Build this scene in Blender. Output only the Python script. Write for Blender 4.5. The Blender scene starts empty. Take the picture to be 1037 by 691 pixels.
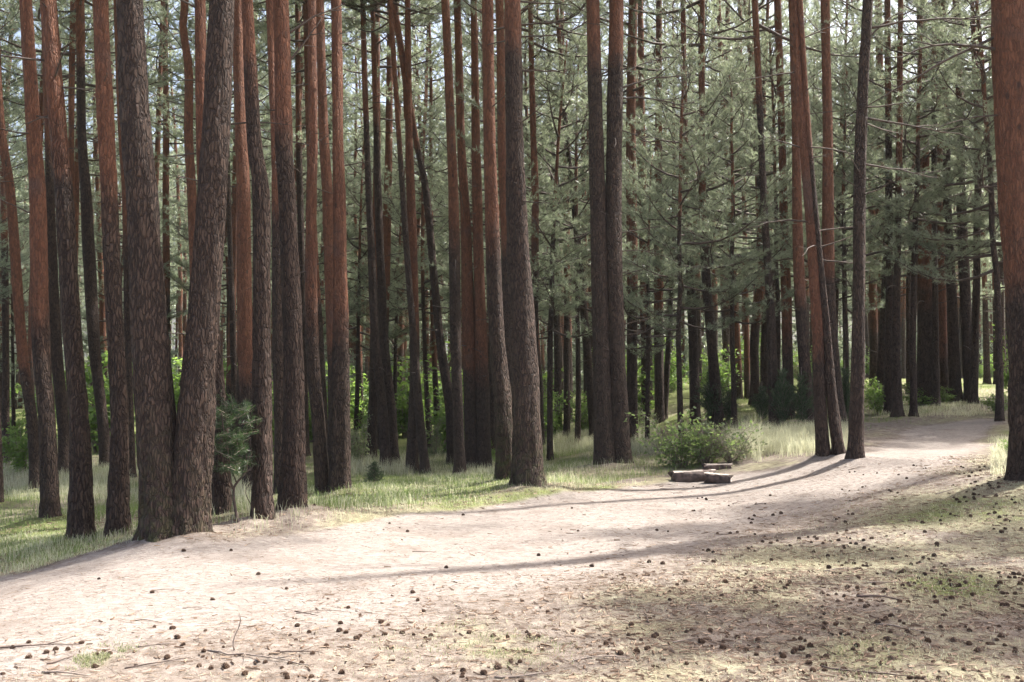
import bpy, math, random
import numpy as np
from mathutils import Vector

SC = bpy.context.scene
COL = SC.collection
R = math.radians
RNG = np.random.default_rng(11)

# ------------------------------------------------------------------ camera
F, CX, CY = 1008.0, 518.5, 345.5          # photo pixels (1037 x 691)
CAMZ, PITCH = 1.6, R(1.95)
cp, sp = math.cos(PITCH), math.sin(PITCH)
SUN_AZ, SUN_EL = R(65), R(57)
SUN = np.array([math.sin(SUN_AZ)*math.cos(SUN_EL), math.cos(SUN_AZ)*math.cos(SUN_EL), math.sin(SUN_EL)])

def ray(u, v):
    x = (u-CX)/F; y = (CY-v)/F
    return np.array([x, cp - y*sp, sp + y*cp])

def sstep(x, a, b):
    t = np.clip((x-a)/(b-a), 0, 1)
    return t*t*(3-2*t)

def _hash(ix, iy, seed):
    n = (ix.astype(np.int64)*374761393 + iy.astype(np.int64)*668265263 + seed*1274126177) & 0x7fffffff
    n = ((n ^ (n >> 13))*1103515245) & 0x7fffffff
    n = n ^ (n >> 16)
    return (n & 0xffff)/65535.0

def vnoise(x, y, seed=0):
    x = np.asarray(x, float); y = np.asarray(y, float)
    ix = np.floor(x); iy = np.floor(y)
    fx = x-ix; fy = y-iy
    fx = fx*fx*(3-2*fx); fy = fy*fy*(3-2*fy)
    a = _hash(ix, iy, seed); b = _hash(ix+1, iy, seed)
    c = _hash(ix, iy+1, seed); d = _hash(ix+1, iy+1, seed)
    return (a*(1-fx)+b*fx)*(1-fy) + (c*(1-fx)+d*fx)*fy

def fbm(x, y, seed=0, n=3):
    s = 0; a = .5
    for i in range(n):
        s = s + a*vnoise(x*2**i, y*2**i, seed+17*i); a *= .5
    return s/(1-.5**n)

def base_h(x, y):
    n = (x+4.3)*-0.72 + (y-8.3)*0.70
    left = -0.85*sstep(n, 0.3, 11)*(1-sstep(x, 0, 6))
    right = 0.42*sstep(x, 2.6, 6.5)*sstep(y, 6.5, 11.5) + 0.75*sstep(x, 4, 14)*sstep(y, 13, 36)
    mid = 0.25*sstep(x, -2, 5)*sstep(y, 24, 45)
    dip = -0.22*sstep(-x, 2.9, 5.2)*sstep(y, 4, 7)*(1-sstep(y, 10, 14))
    return left + right + mid + dip

def H(x, y):
    x = np.asarray(x, float); y = np.asarray(y, float)
    b = base_h(x, y)
    near = 1-sstep(np.abs(y), 60, 110)
    return b + near*(0.07*(vnoise(x/2.3, y/2.3, 3)-.5) + 0.03*(vnoise(x/.7, y/.7, 4)-.5))

def at(u, v):
    d = ray(u, v)
    t = 2.0; prev = t
    while t < 400:
        p = d*t
        if CAMZ + p[2] < float(H(p[0], p[1])):
            lo, hi = prev, t
            for _ in range(30):
                m = (lo+hi)/2; q = d*m
                if CAMZ+q[2] < float(H(q[0], q[1])): hi = m
                else: lo = m
            q = d*hi
            return np.array([q[0], q[1], CAMZ+q[2]])
        prev = t; t += max(.05, t*.01)
    return np.array([d[0]*90/d[1], 90., float(H(d[0]*90/d[1], 90.))])

def atdepth(u, v, Y):
    d = ray(u, v); s = Y/d[1]
    return np.array([d[0]*s, Y, CAMZ+d[2]*s])

def project(P):
    P = np.asarray(P, float); x = P[..., 0]; y = P[..., 1]; z = P[..., 2]-CAMZ
    f = np.maximum(y*cp + z*sp, 1e-3); up = -y*sp + z*cp
    return CX + F*x/f, CY - F*up/f, f

# ------------------------------------------------------------------ where the sun gets through the canopy
ELL_DARK = [(900,512,150,10,.75),(985,612,80,34,.8),(690,607,85,11,.75),(790,497,60,7,.6),(1010,545,60,16,.7),
            (245,566,50,10,.5),(70,655,90,10,.6),(430,523,95,13,.9),(860,640,60,14,.4),(560,655,60,8,.3),(760,565,50,8,.35),(860,520,120,15,.85),(690,537,90,10,.75)]
ELL_LIT = [(950,445,45,9,.2),(1000,470,60,22,.9),(785,452,60,14,.9),(615,440,60,12,.85),(30,537,50,9,.9),(135,540,22,10,.8),
           (225,540,35,12,.75),(60,502,60,8,.6),(700,452,40,14,.85),(440,482,80,9,.6),(300,505,40,8,.4),(880,440,30,10,.3)]

def lit_px(u, v):
    top = np.interp(u, [-200,0,150,260,350,520,700,860,1000,1300],[606,596,562,556,546,512,489,471,478,480])
    l = sstep(v-top, -3, 5)
    for cx, cy, rx, ry, a in ELL_DARK:
        q = ((u-cx)/rx)**2+((v-cy)/ry)**2
        l = l*(1-a*np.clip(1.5-q, 0, 1))
    for cx, cy, rx, ry, a in ELL_LIT:
        q = ((u-cx)/rx)**2+((v-cy)/ry)**2
        l = np.maximum(l, a*np.clip(1.6-q, 0, 1))
    return l

def lit_for(P):
    """how much the ground point that P would shade is meant to be in the sun"""
    P = np.asarray(P, float)
    x, y, z = P[:, 0], P[:, 1], P[:, 2]
    g = np.zeros_like(z)
    for _ in range(3):
        t = (z-g)/SUN[2]
        gx = x-SUN[0]*t; gy = y-SUN[1]*t
        g = base_h(gx, gy)
    u, v, f = project(np.stack([gx, gy, g], 1))
    l = lit_px(u, v)
    dap = fbm(gx/1.5+.35*gy, gy/.75, 131)
    l = l*(1-np.where((v > 470) & (gy > 3), (.1+.8*sstep(u, 480, 820))*sstep(v, 520, 575)*(1-sstep(dap, .37, .51)), 0))
    l = np.where(gy < 3.0, 0.5, l)
    l = np.where((u < -150) | (u > 1200), .35, l)
    for (sx, sy, z0, z1, a) in RIMS:
        dx = x-sx; dy = y-sy
        along = dx*math.sin(SUN_AZ)+dy*math.cos(SUN_AZ)
        across = dx*math.cos(SUN_AZ)-dy*math.sin(SUN_AZ)
        zz = z-along*math.tan(SUN_EL)
        m = (along > .3) & (np.abs(across-.05) < .22) & (zz > z0) & (zz < z1)
        l = np.where(m, np.maximum(l, a), l)
    l = np.maximum(l, shades_young(x, y, z))
    return sstep(l, .25, .78)
RIMS = []
YOUNG = [(557,27),(585,31),(655,25),(672,31),(690,22.5),(722,27),(744,23.5),(762,31),(786,26),(845,29),(858,24),(890,27),(921,30),(925,23.5),(962,31),(985,26),(1012,21.5),(1060,22.5),(1100,27),
         (435,33),(400,36),(360,35),(-60,24),(-120,20),(1180,29),(110,36),(15,34),(235,37),(300,35)]
YXY = np.array([((u-CX)/F*d, d) for u, d in YOUNG])
def shades_young(x, y, z):
    l = np.zeros_like(z)
    for sx, sy in YXY[[i for i, (u, d) in enumerate(YOUNG) if 540 < u < 900]]:
        dx = x-sx; dy = y-sy
        along = dx*math.sin(SUN_AZ)+dy*math.cos(SUN_AZ)
        across = dx*math.cos(SUN_AZ)-dy*math.sin(SUN_AZ)
        zz = z-along*math.tan(SUN_EL)
        l = np.maximum(l, ((along > 1.0) & (np.abs(across) < 1.7) & (zz > 3) & (zz < 10.5))*.62)
    return l

# ------------------------------------------------------------------ mesh helpers
def mesh_from(name, V, tris=None, quads=None, mats=(), tri_mat=0, quad_mat=0, attrs=None, smooth_quads=True):
    V = np.asarray(V, np.float32).reshape(-1, 3)
    tris = np.zeros((0, 3), np.int32) if tris is None or len(tris) == 0 else np.asarray(tris, np.int32)
    quads = np.zeros((0, 4), np.int32) if quads is None or len(quads) == 0 else np.asarray(quads, np.int32)
    me = bpy.data.meshes.new(name)
    me.vertices.add(len(V)); me.vertices.foreach_set('co', V.ravel())
    nl = tris.size+quads.size
    me.loops.add(nl); me.loops.foreach_set('vertex_index', np.concatenate([quads.ravel(), tris.ravel()]).astype(np.int32))
    npoly = len(tris)+len(quads)
    me.polygons.add(npoly)
    ls = np.concatenate([np.arange(len(quads))*4, len(quads)*4+np.arange(len(tris))*3]).astype(np.int32)
    me.polygons.foreach_set('loop_start', ls)
    mi = np.concatenate([np.broadcast_to(quad_mat, len(quads)), np.broadcast_to(tri_mat, len(tris))]).astype(np.int32)
    for m in mats: me.materials.append(m)
    me.polygons.foreach_set('material_index', mi)
    sm = np.concatenate([np.full(len(quads), smooth_quads), np.zeros(len(tris), bool)])
    me.polygons.foreach_set('use_smooth', sm)
    for k, a in (attrs or {}).items():
        at_ = me.attributes.new(k, 'FLOAT', 'POINT')
        at_.data.foreach_set('value', np.asarray(a, np.float32))
    me.update(calc_edges=True)
    return me

def link(name, me, parent=None, loc=(0, 0, 0)):
    o = bpy.data.objects.new(name, me); COL.objects.link(o)
    o.location = loc
    if parent is not None: o.parent = parent
    return o

def tag(o, label=None, cat=None, group=None, kind=None):
    if label: o['label'] = label
    if cat: o['category'] = cat
    if group: o['group'] = group
    if kind: o['kind'] = kind
    return o

def empty(name, loc, label, cat, group=None):
    o = bpy.data.objects.new(name, None); COL.objects.link(o)
    o.empty_display_size = .2
    o.location = [float(c) for c in loc]
    return tag(o, label, cat, group)

class Geo:
    """collects tubes (quads) and loose triangles"""
    def __init__(s):
        s.V = []; s.T = []; s.Q = []; s.n = 0; s.A = []
    def add(s, V, T=None, Q=None, a=0.):
        V = np.asarray(V, float).reshape(-1, 3)
        s.V.append(V)
        if T is not None and len(T): s.T.append(np.asarray(T)+s.n)
        if Q is not None and len(Q): s.Q.append(np.asarray(Q)+s.n)
        s.A.append(np.broadcast_to(np.asarray(a, float), len(V)))
        s.n += len(V)
    def tube(s, P, r, sides=5, a=0., cap=True):
        P = np.asarray(P, float); n = len(P)
        r = np.broadcast_to(np.asarray(r, float), n)
        T = np.gradient(P, axis=0); T /= np.linalg.norm(T, axis=1)[:, None]+1e-9
        ref = np.array([0, 0, 1.]) if abs(T[0, 2]) < .8 else np.array([1., 0, 0])
        U = np.cross(T, ref); U /= np.linalg.norm(U, axis=1)[:, None]+1e-9
        W = np.cross(T, U)
        th = np.arange(sides)*2*math.pi/sides
        ring = U[:, None]*np.cos(th)[None, :, None] + W[:, None]*np.sin(th)[None, :, None]
        V = (P[:, None] + ring*r[:, None, None]).reshape(-1, 3)
        i = np.arange(n-1)[:, None]*sides; j = np.arange(sides)[None]; k = (j+1) % sides
        Q = np.stack([i+j, i+k, i+sides+k, i+sides+j], -1).reshape(-1, 4)
        T_ = []
        if cap and sides > 3:
            e = (n-1)*sides
            T_ = [[e, e+q, e+q+1] for q in range(1, sides-1)] + [[0, q+1, q] for q in range(1, sides-1)]
        s.add(V, T_, Q, a)
    def arrays(s):
        V = np.concatenate(s.V) if s.V else np.zeros((0, 3))
        T = np.concatenate(s.T) if s.T else np.zeros((0, 3), int)
        Q = np.concatenate(s.Q) if s.Q else np.zeros((0, 4), int)
        A = np.concatenate(s.A) if s.A else np.zeros(0)
        return V, T, Q, A

def norm(a):
    return a/(np.linalg.norm(a, axis=-1, keepdims=True)+1e-9)

def needles(P, A, K, ln, w, rng, spread=(20, 70), tint=None):
    """K thin triangles round every tuft: V, T, tint"""
    N = len(P)
    if N == 0: return np.zeros((0, 3)), np.zeros((0, 3), int), np.zeros(0)
    A = norm(A)
    rnd = norm(rng.normal(size=(N, K, 3)))
    perp = norm(rnd - (rnd*A[:, None]).sum(-1, keepdims=True)*A[:, None])
    th = np.radians(rng.uniform(spread[0], spread[1], (N, K, 1)))
    D = A[:, None]*np.cos(th) + perp*np.sin(th)
    L = ln*rng.uniform(.7, 1.2, (N, K, 1))
    side = norm(np.cross(D, norm(rng.normal(size=(N, K, 3)))))*w*.5
    base = P[:, None] + A[:, None]*rng.uniform(-.05, .03, (N, K, 1))
    V = np.stack([base-side, base+side, base+D*L], 2).reshape(-1, 3)
    T = np.arange(N*K*3).reshape(-1, 3)
    tint = np.repeat(rng.uniform(0, 1, N) if tint is None else tint, K*3)
    return V, T, tint

# ------------------------------------------------------------------ materials
def mat(name):
    m = bpy.data.materials.new(name); m.use_nodes = True
    nt = m.node_tree; nt.nodes.clear()
    return m, nt
class N:
    def __init__(s, nt): s.nt = nt
    def __call__(s, t, ins=None, **kw):
        n = s.nt.nodes.new(t)
        for k, v in kw.items(): setattr(n, k, v)
        for k, v in (ins or {}).items():
            sock = n.inputs[k]
            if isinstance(v, bpy.types.NodeSocket): s.nt.links.new(v, sock)
            else: sock.default_value = v
        return n
    def mix(s, f, a, b, blend='MIX'):
        n = s.nt.nodes.new('ShaderNodeMix'); n.data_type = 'RGBA'; n.blend_type = blend
        for i, v in ((0, f), (6, a), (7, b)):
            if isinstance(v, bpy.types.NodeSocket): s.nt.links.new(v, n.inputs[i])
            else: n.inputs[i].default_value = v if not isinstance(v, tuple) or len(v) == 4 else (*v, 1)
        return n.outputs[2]
    def math(s, op, a, b=0., c=None, clamp=False):
        n = s.nt.nodes.new('ShaderNodeMath'); n.operation = op; n.use_clamp = clamp
        for i, v in enumerate((a, b) if c is None else (a, b, c)):
            if isinstance(v, bpy.types.NodeSocket): s.nt.links.new(v, n.inputs[i])
            else: n.inputs[i].default_value = v
        return n.outputs[0]
    def ramp(s, f, stops):
        n = s.nt.nodes.new('ShaderNodeValToRGB')
        el = n.color_ramp.elements
        while len(el) < len(stops): el.new(.5)
        for e, (p, c) in zip(el, stops):
            e.position = p; e.color = (*c, 1) if len(c) == 3 else c
        s.nt.links.new(f, n.inputs[0]); return n.outputs[0]
    def smooth(s, v, a, b):
        n = s.nt.nodes.new('ShaderNodeMapRange'); n.interpolation_type = 'SMOOTHSTEP'
        s.nt.links.new(v, n.inputs[0]); n.inputs[1].default_value = a; n.inputs[2].default_value = b
        return n.outputs[0]
    def out(s, sh):
        o = s.nt.nodes.new('ShaderNodeOutputMaterial'); s.nt.links.new(sh, o.inputs[0])

def bark_material():
    m, nt = mat('pine_bark'); n = N(nt)
    tc = n('ShaderNodeTexCoord').outputs['Object']
    rnd = n('ShaderNodeObjectInfo').outputs['Random']
    off = n('ShaderNodeCombineXYZ', {0: n.math('MULTIPLY', rnd, 31.), 1: n.math('MULTIPLY', rnd, 17.), 2: n.math('MULTIPLY', rnd, 57.)}).outputs[0]
    p = n('ShaderNodeVectorMath', {0: tc, 1: off}, operation='ADD').outputs[0]
    warp = n('ShaderNodeTexNoise', {'Vector': p, 'Scale': 9., 'Detail': 3.})
    pw = n('ShaderNodeVectorMath', {0: p, 1: n('ShaderNodeVectorMath', {0: warp.outputs['Color'], 'Scale': .06}, operation='SCALE').outputs[0]}, operation='ADD').outputs[0]
    st = n('ShaderNodeMapping', {'Vector': pw, 'Scale': (36., 36., 7.5)}).outputs[0]
    vo = n('ShaderNodeTexVoronoi', {'Vector': st, 'Scale': 1.}, feature='DISTANCE_TO_EDGE').outputs['Distance']
    vc = n('ShaderNodeTexVoronoi', {'Vector': st, 'Scale': 1.}, feature='F1').outputs['Color']
    fis = n.smooth(n.math('ADD', vo, n.math('MULTIPLY', n.math('SUBTRACT', warp.outputs['Fac'], .5), .35)), -.02, .22)
    st2 = n('ShaderNodeMapping', {'Vector': p, 'Scale': (60., 60., 14.)}).outputs[0]
    fine = n('ShaderNodeTexNoise', {'Vector': st2, 'Scale': 1., 'Detail': 5., 'Roughness': .7}).outputs['Fac']
    big = n('ShaderNodeTexNoise', {'Vector': p, 'Scale': 1.6, 'Detail': 3.}).outputs['Fac']
    org = n('ShaderNodeAttribute', attribute_name='orange').outputs['Fac']
    of = n.math('ADD', org, n.math('MULTIPLY', n.math('SUBTRACT', big, .5), 1.0))
    of = n.smooth(of, .25, .75)
    cell = n('ShaderNodeSeparateColor', {0: vc}).outputs[0]
    grey = n.mix(cell, (.050, .031, .023), (.098, .062, .046))
    grey = n.mix(n.math('MULTIPLY', n.smooth(fine, .35, .7), .55), grey, (.105, .077, .062))
    ora = n.mix(cell, (.135, .056, .033), (.225, .098, .056))
    ora = n.mix(n.smooth(fine, .5, .75), ora, (.115, .06, .043))
    ora = n.mix(n.smooth(big, .55, .75), ora, (.14, .08, .062))
    col = n.mix(of, grey, ora)
    crack = n.math('MULTIPLY', n.math('SUBTRACT', 1., fis), n.math('SUBTRACT', .8, n.math('MULTIPLY', of, .45)))
    col = n.mix(crack, col, (.028, .019, .016))
    # knots
    kv = n('ShaderNodeTexVoronoi', {'Vector': n('ShaderNodeMapping', {'Vector': p, 'Scale': (5., 5., 2.6)}).outputs[0], 'Scale': 1.}, feature='F1').outputs['Distance']
    knot = n.math('SUBTRACT', 1., n.smooth(kv, .07, .15))
    col = n.mix(n.math('MULTIPLY', knot, .75), col, (.05, .032, .026))
    ms = n('ShaderNodeAttribute', attribute_name='moss').outputs['Fac']
    mossn = n('ShaderNodeTexNoise', {'Vector': p, 'Scale': 14., 'Detail': 4.}).outputs['Fac']
    col = n.mix(n.math('MULTIPLY', ms, n.smooth(mossn, .4, .62)), col, (.085, .10, .035))
    bh = n.math('ADD', n.math('MULTIPLY', fis, n.math('SUBTRACT', 1., n.math('MULTIPLY', of, .6))), n.math('MULTIPLY', fine, .35))
    bump = n('ShaderNodeBump', {'Height': bh, 'Strength': 1.0, 'Distance': .03}).outputs[0]
    b = n('ShaderNodeBsdfPrincipled', {'Base Color': col, 'Roughness': .85, 'Normal': bump})
    b.inputs['Specular IOR Level'].default_value = .3
    n.out(b.outputs[0]); return m

def plain_bark(name, c1, c2, scale=14.):
    m, nt = mat(name); n = N(nt)
    tc = n('ShaderNodeTexCoord').outputs['Object']
    f = n('ShaderNodeTexNoise', {'Vector': tc, 'Scale': scale, 'Detail': 4.}).outputs['Fac']
    col = n.ramp(f, [(.3, c1), (.7, c2)])
    b = n('ShaderNodeBsdfPrincipled', {'Base Color': col, 'Roughness': .8, 'Normal': n('ShaderNodeBump', {'Height': f, 'Strength': .5, 'Distance': .01}).outputs[0]})
    n.out(b.outputs[0]); return m

def leaf_material(name, dark, light, trans, tf=.35, rough=.4, spec=.5):
    m, nt = mat(name); n = N(nt)
    t = n('ShaderNodeAttribute', attribute_name='tint').outputs['Fac']
    col = n.mix(t, dark, light)
    b = n('ShaderNodeBsdfPrincipled', {'Base Color': col, 'Roughness': rough})
    b.inputs['Specular IOR Level'].default_value = spec
    tr = n('ShaderNodeBsdfTranslucent', {'Color': n.mix(t, trans, tuple(min(1, c*1.5) for c in trans))})
    mx = n('ShaderNodeMixShader', {0: tf, 1: b.outputs[0], 2: tr.outputs[0]})
    n.out(mx.outputs[0]); return m

def ground_material():
    m, nt = mat('forest_ground'); n = N(nt)
    tc = n('ShaderNodeTexCoord').outputs['Object']
    A = lambda k: n('ShaderNodeAttribute', attribute_name=k).outputs['Fac']
    pa, gr, ore = A('path'), A('green'), A('rust')
    n1 = n('ShaderNodeTexNoise', {'Vector': tc, 'Scale': 1.3, 'Detail': 6., 'Roughness': .65}).outputs['Fac']
    n2 = n('ShaderNodeTexNoise', {'Vector': tc, 'Scale': 9., 'Detail': 6., 'Roughness': .7}).outputs['Fac']
    n3 = n('ShaderNodeTexNoise', {'Vector': tc, 'Scale': 60., 'Detail': 4., 'Roughness': .75}).outputs['Fac']
    n4 = n('ShaderNodeTexNoise', {'Vector': n('ShaderNodeMapping', {'Vector': tc, 'Scale': (6., 14., 6.), 'Rotation': (0, 0, .3)}).outputs[0], 'Scale': 2., 'Detail': 5., 'Roughness': .7}).outputs['Fac']
    sand = n.ramp(n4, [(.3, (.155, .131, .113)), (.52, (.245, .214, .190)), (.72, (.335, .303, .275))])
    sand = n.mix(n.math('MULTIPLY', n.smooth(n1, .5, .68), .55), sand, (.155, .125, .105))
    sand = n.mix(n.smooth(n3, .54, .7), sand, (.115, .083, .066))
    lit = n.ramp(n2, [(.3, (.095, .075, .06)), (.5, (.185, .154, .13)), (.72, (.31, .27, .235))])
    lit = n.mix(n.smooth(n3, .52, .68), lit, (.10, .07, .05))
    dry = n.ramp(n2, [(.32, (.12, .105, .065)), (.55, (.22, .20, .132)), (.75, (.33, .31, .235))])
    dry = n.mix(n.smooth(n3, .55, .75), dry, (.14, .11, .06))
    mos = n.ramp(n2, [(.3, (.07, .085, .03)), (.6, (.16, .18, .065)), (.8, (.27, .28, .13))])
    gn = n.math('ADD', gr, n.math('MULTIPLY', n.math('SUBTRACT', n2, .5), .9))
    col = n.mix(n.smooth(gn, .3, .62), lit, dry)
    col = n.mix(n.smooth(gn, .66, 1.0), col, mos)
    pn = n.math('ADD', pa, n.math('MULTIPLY', n.math('SUBTRACT', n2, .5), .6))
    col = n.mix(n.smooth(pn, .3, .65), col, sand)
    col = n.mix(n.math('MULTIPLY', n.smooth(n.math('ADD', ore, n.math('SUBTRACT', n2, .5)), .45, .8), .7), col, (.36, .21, .11))
    h = n.math('ADD', n.math('MULTIPLY', n2, .6), n.math('MULTIPLY', n3, .5))
    bump = n('ShaderNodeBump', {'Height': h, 'Strength': .7, 'Distance': .03}).outputs[0]
    b = n('ShaderNodeBsdfPrincipled', {'Base Color': col, 'Roughness': .95, 'Normal': bump})
    b.inputs['Specular IOR Level'].default_value = .15
    n.out(b.outputs[0]); return m

M_BARK = bark_material()
M_LIMB = plain_bark('limb_bark', (.04, .028, .023), (.10, .07, .054))
M_TWIG = plain_bark('twig_bark', (.13, .10, .08), (.32, .26, .215), 30.)
M_NEED = leaf_material('pine_needles', (.038, .056, .032), (.32, .355, .27), (.30, .345, .22), .48, .34, .7)
M_JUN = leaf_material('juniper_needles', (.03, .055, .025), (.07, .11, .05), (.07, .12, .03), .3)
M_LEAF = leaf_material('shrub_leaves', (.06, .11, .03), (.13, .195, .06), (.23, .35, .075), .5, .45, .4)
M_MID = leaf_material('dull_shrub_leaves', (.055, .085, .04), (.14, .18, .10), (.19, .25, .10), .45, .45, .45)
M_MID2 = leaf_material('weed_leaves', (.07, .115, .04), (.17, .23, .10), (.25, .35, .11), .5, .45, .4)
M_PALE = leaf_material('pale_shrub_leaves', (.11, .13, .075), (.19, .21, .13), (.24, .28, .13), .45, .5, .4)
M_GRASS = leaf_material('grass_blades', (.085, .125, .04), (.21, .255, .105), (.23, .31, .095), .45, .5, .3)
M_TUFT = leaf_material('tuft_blades', (.11, .135, .055), (.32, .32, .20), (.28, .31, .14), .4, .5, .3)
M_DRY = leaf_material('dry_grass_blades', (.28, .285, .17), (.56, .55, .43), (.52, .52, .36), .5, .55, .3)
M_LITTER = leaf_material('needle_litter', (.085, .05, .032), (.34, .25, .18), (.12, .07, .04), .08, .7, .2)
M_CONE = leaf_material('cone_scales', (.045, .028, .02), (.14, .085, .055), (.05, .03, .02), .03, .7, .3)
M_WOOD = plain_bark('weathered_wood', (.24, .20, .17), (.44, .38, .33), 22.)
M_ROT = plain_bark('rotten_bark', (.04, .027, .022), (.125, .084, .068), 18.)
M_GROUND = ground_material()

# ------------------------------------------------------------------ pine parts
def catmull(P, n):
    P = np.asarray(P, float)
    Q = np.vstack([2*P[0]-P[1], P, 2*P[-1]-P[-2]])
    seg = len(P)-1
    t = np.linspace(0, seg, n); i = np.minimum(t.astype(int), seg-1); f = (t-i)[:, None]
    p0, p1, p2, p3 = Q[i], Q[i+1], Q[i+2], Q[i+3]
    return .5*(2*p1 + (p2-p0)*f + (2*p0-5*p1+4*p2-p3)*f*f + (3*p1-p0-3*p2+p3)*f**3)

def trunk_mesh(P, r, zo, moss, sides, step, rng, flare=.45, zspan=2.4):
    """P: centre line from the ground up (local), r radius at each point"""
    L = P[-1, 2]-P[0, 2]
    n = max(12, int(L/step))
    z = np.concatenate([np.linspace(-.3, .8, max(4, int(1.1/min(step, .12)))), np.linspace(.8, P[-1, 2], n)[1:]])
    x = np.interp(z, P[:, 2], P[:, 0]); y = np.interp(z, P[:, 2], P[:, 1])
    kern = 5
    rr = np.interp(z, P[:, 2], r)
    ph = rng.uniform(0, 6.28, 6); nr = rng.integers(4, 7)
    th = np.arange(sides)*2*math.pi/sides
    zz = np.maximum(z, 0)[:, None]
    fl = np.exp(-zz/.13)*(flare*1.35*(.5+.5*np.sin(nr*th+ph[0])[None]**3)) + .22*flare*np.exp(-zz/.7)
    wob = .045*np.sin(2*th[None]+ph[1]+z[:, None]*.9) + .03*np.sin(3*th[None]+ph[2]-z[:, None]*1.7)
    u = (th/(2*math.pi)*sides)[None]+0*z[:, None]
    sd = int(rng.integers(1e6))
    pl = (vnoise(np.cos(th)[None]*3.1+7+0*u, np.sin(th)[None]*3.1+z[:, None]*2.2, sd)-.5)*.10
    if sides >= 36:
        R0 = max(r[0], .08); cr = np.cos(th)[None]*R0/.055; sr = np.sin(th)[None]*R0/.055+z[:, None]/.17
        rid = np.abs(vnoise(cr+sr*.15+31, sr, sd+5)-.5)*2
        pl = pl+(sstep(rid, .0, .5)-.7)*(.10*np.exp(-np.maximum(z, 0)/6.)[:, None]+.015)
    rad = rr[:, None]*(1+fl+wob+pl)
    V = np.stack([x[:, None]+rad*np.cos(th), y[:, None]+rad*np.sin(th), np.broadcast_to(z[:, None], rad.shape)], -1).reshape(-1, 3)
    m = len(z)
    i = np.arange(m-1)[:, None]*sides; j = np.arange(sides)[None]; k = (j+1) % sides
    Q = np.stack([i+j, i+k, i+sides+k, i+sides+j], -1).reshape(-1, 4)
    e = (m-1)*sides
    T = [[e, e+q, e+q+1] for q in range(1, sides-1)]
    org = np.repeat(sstep(z, zo-zspan/2, zo+zspan/2), sides)
    mo = np.repeat(moss*np.exp(-np.maximum(z, 0)/.55), sides)
    return mesh_from('trunk', V, T, Q, [M_BARK], attrs={'orange': org, 'moss': mo})

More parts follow.
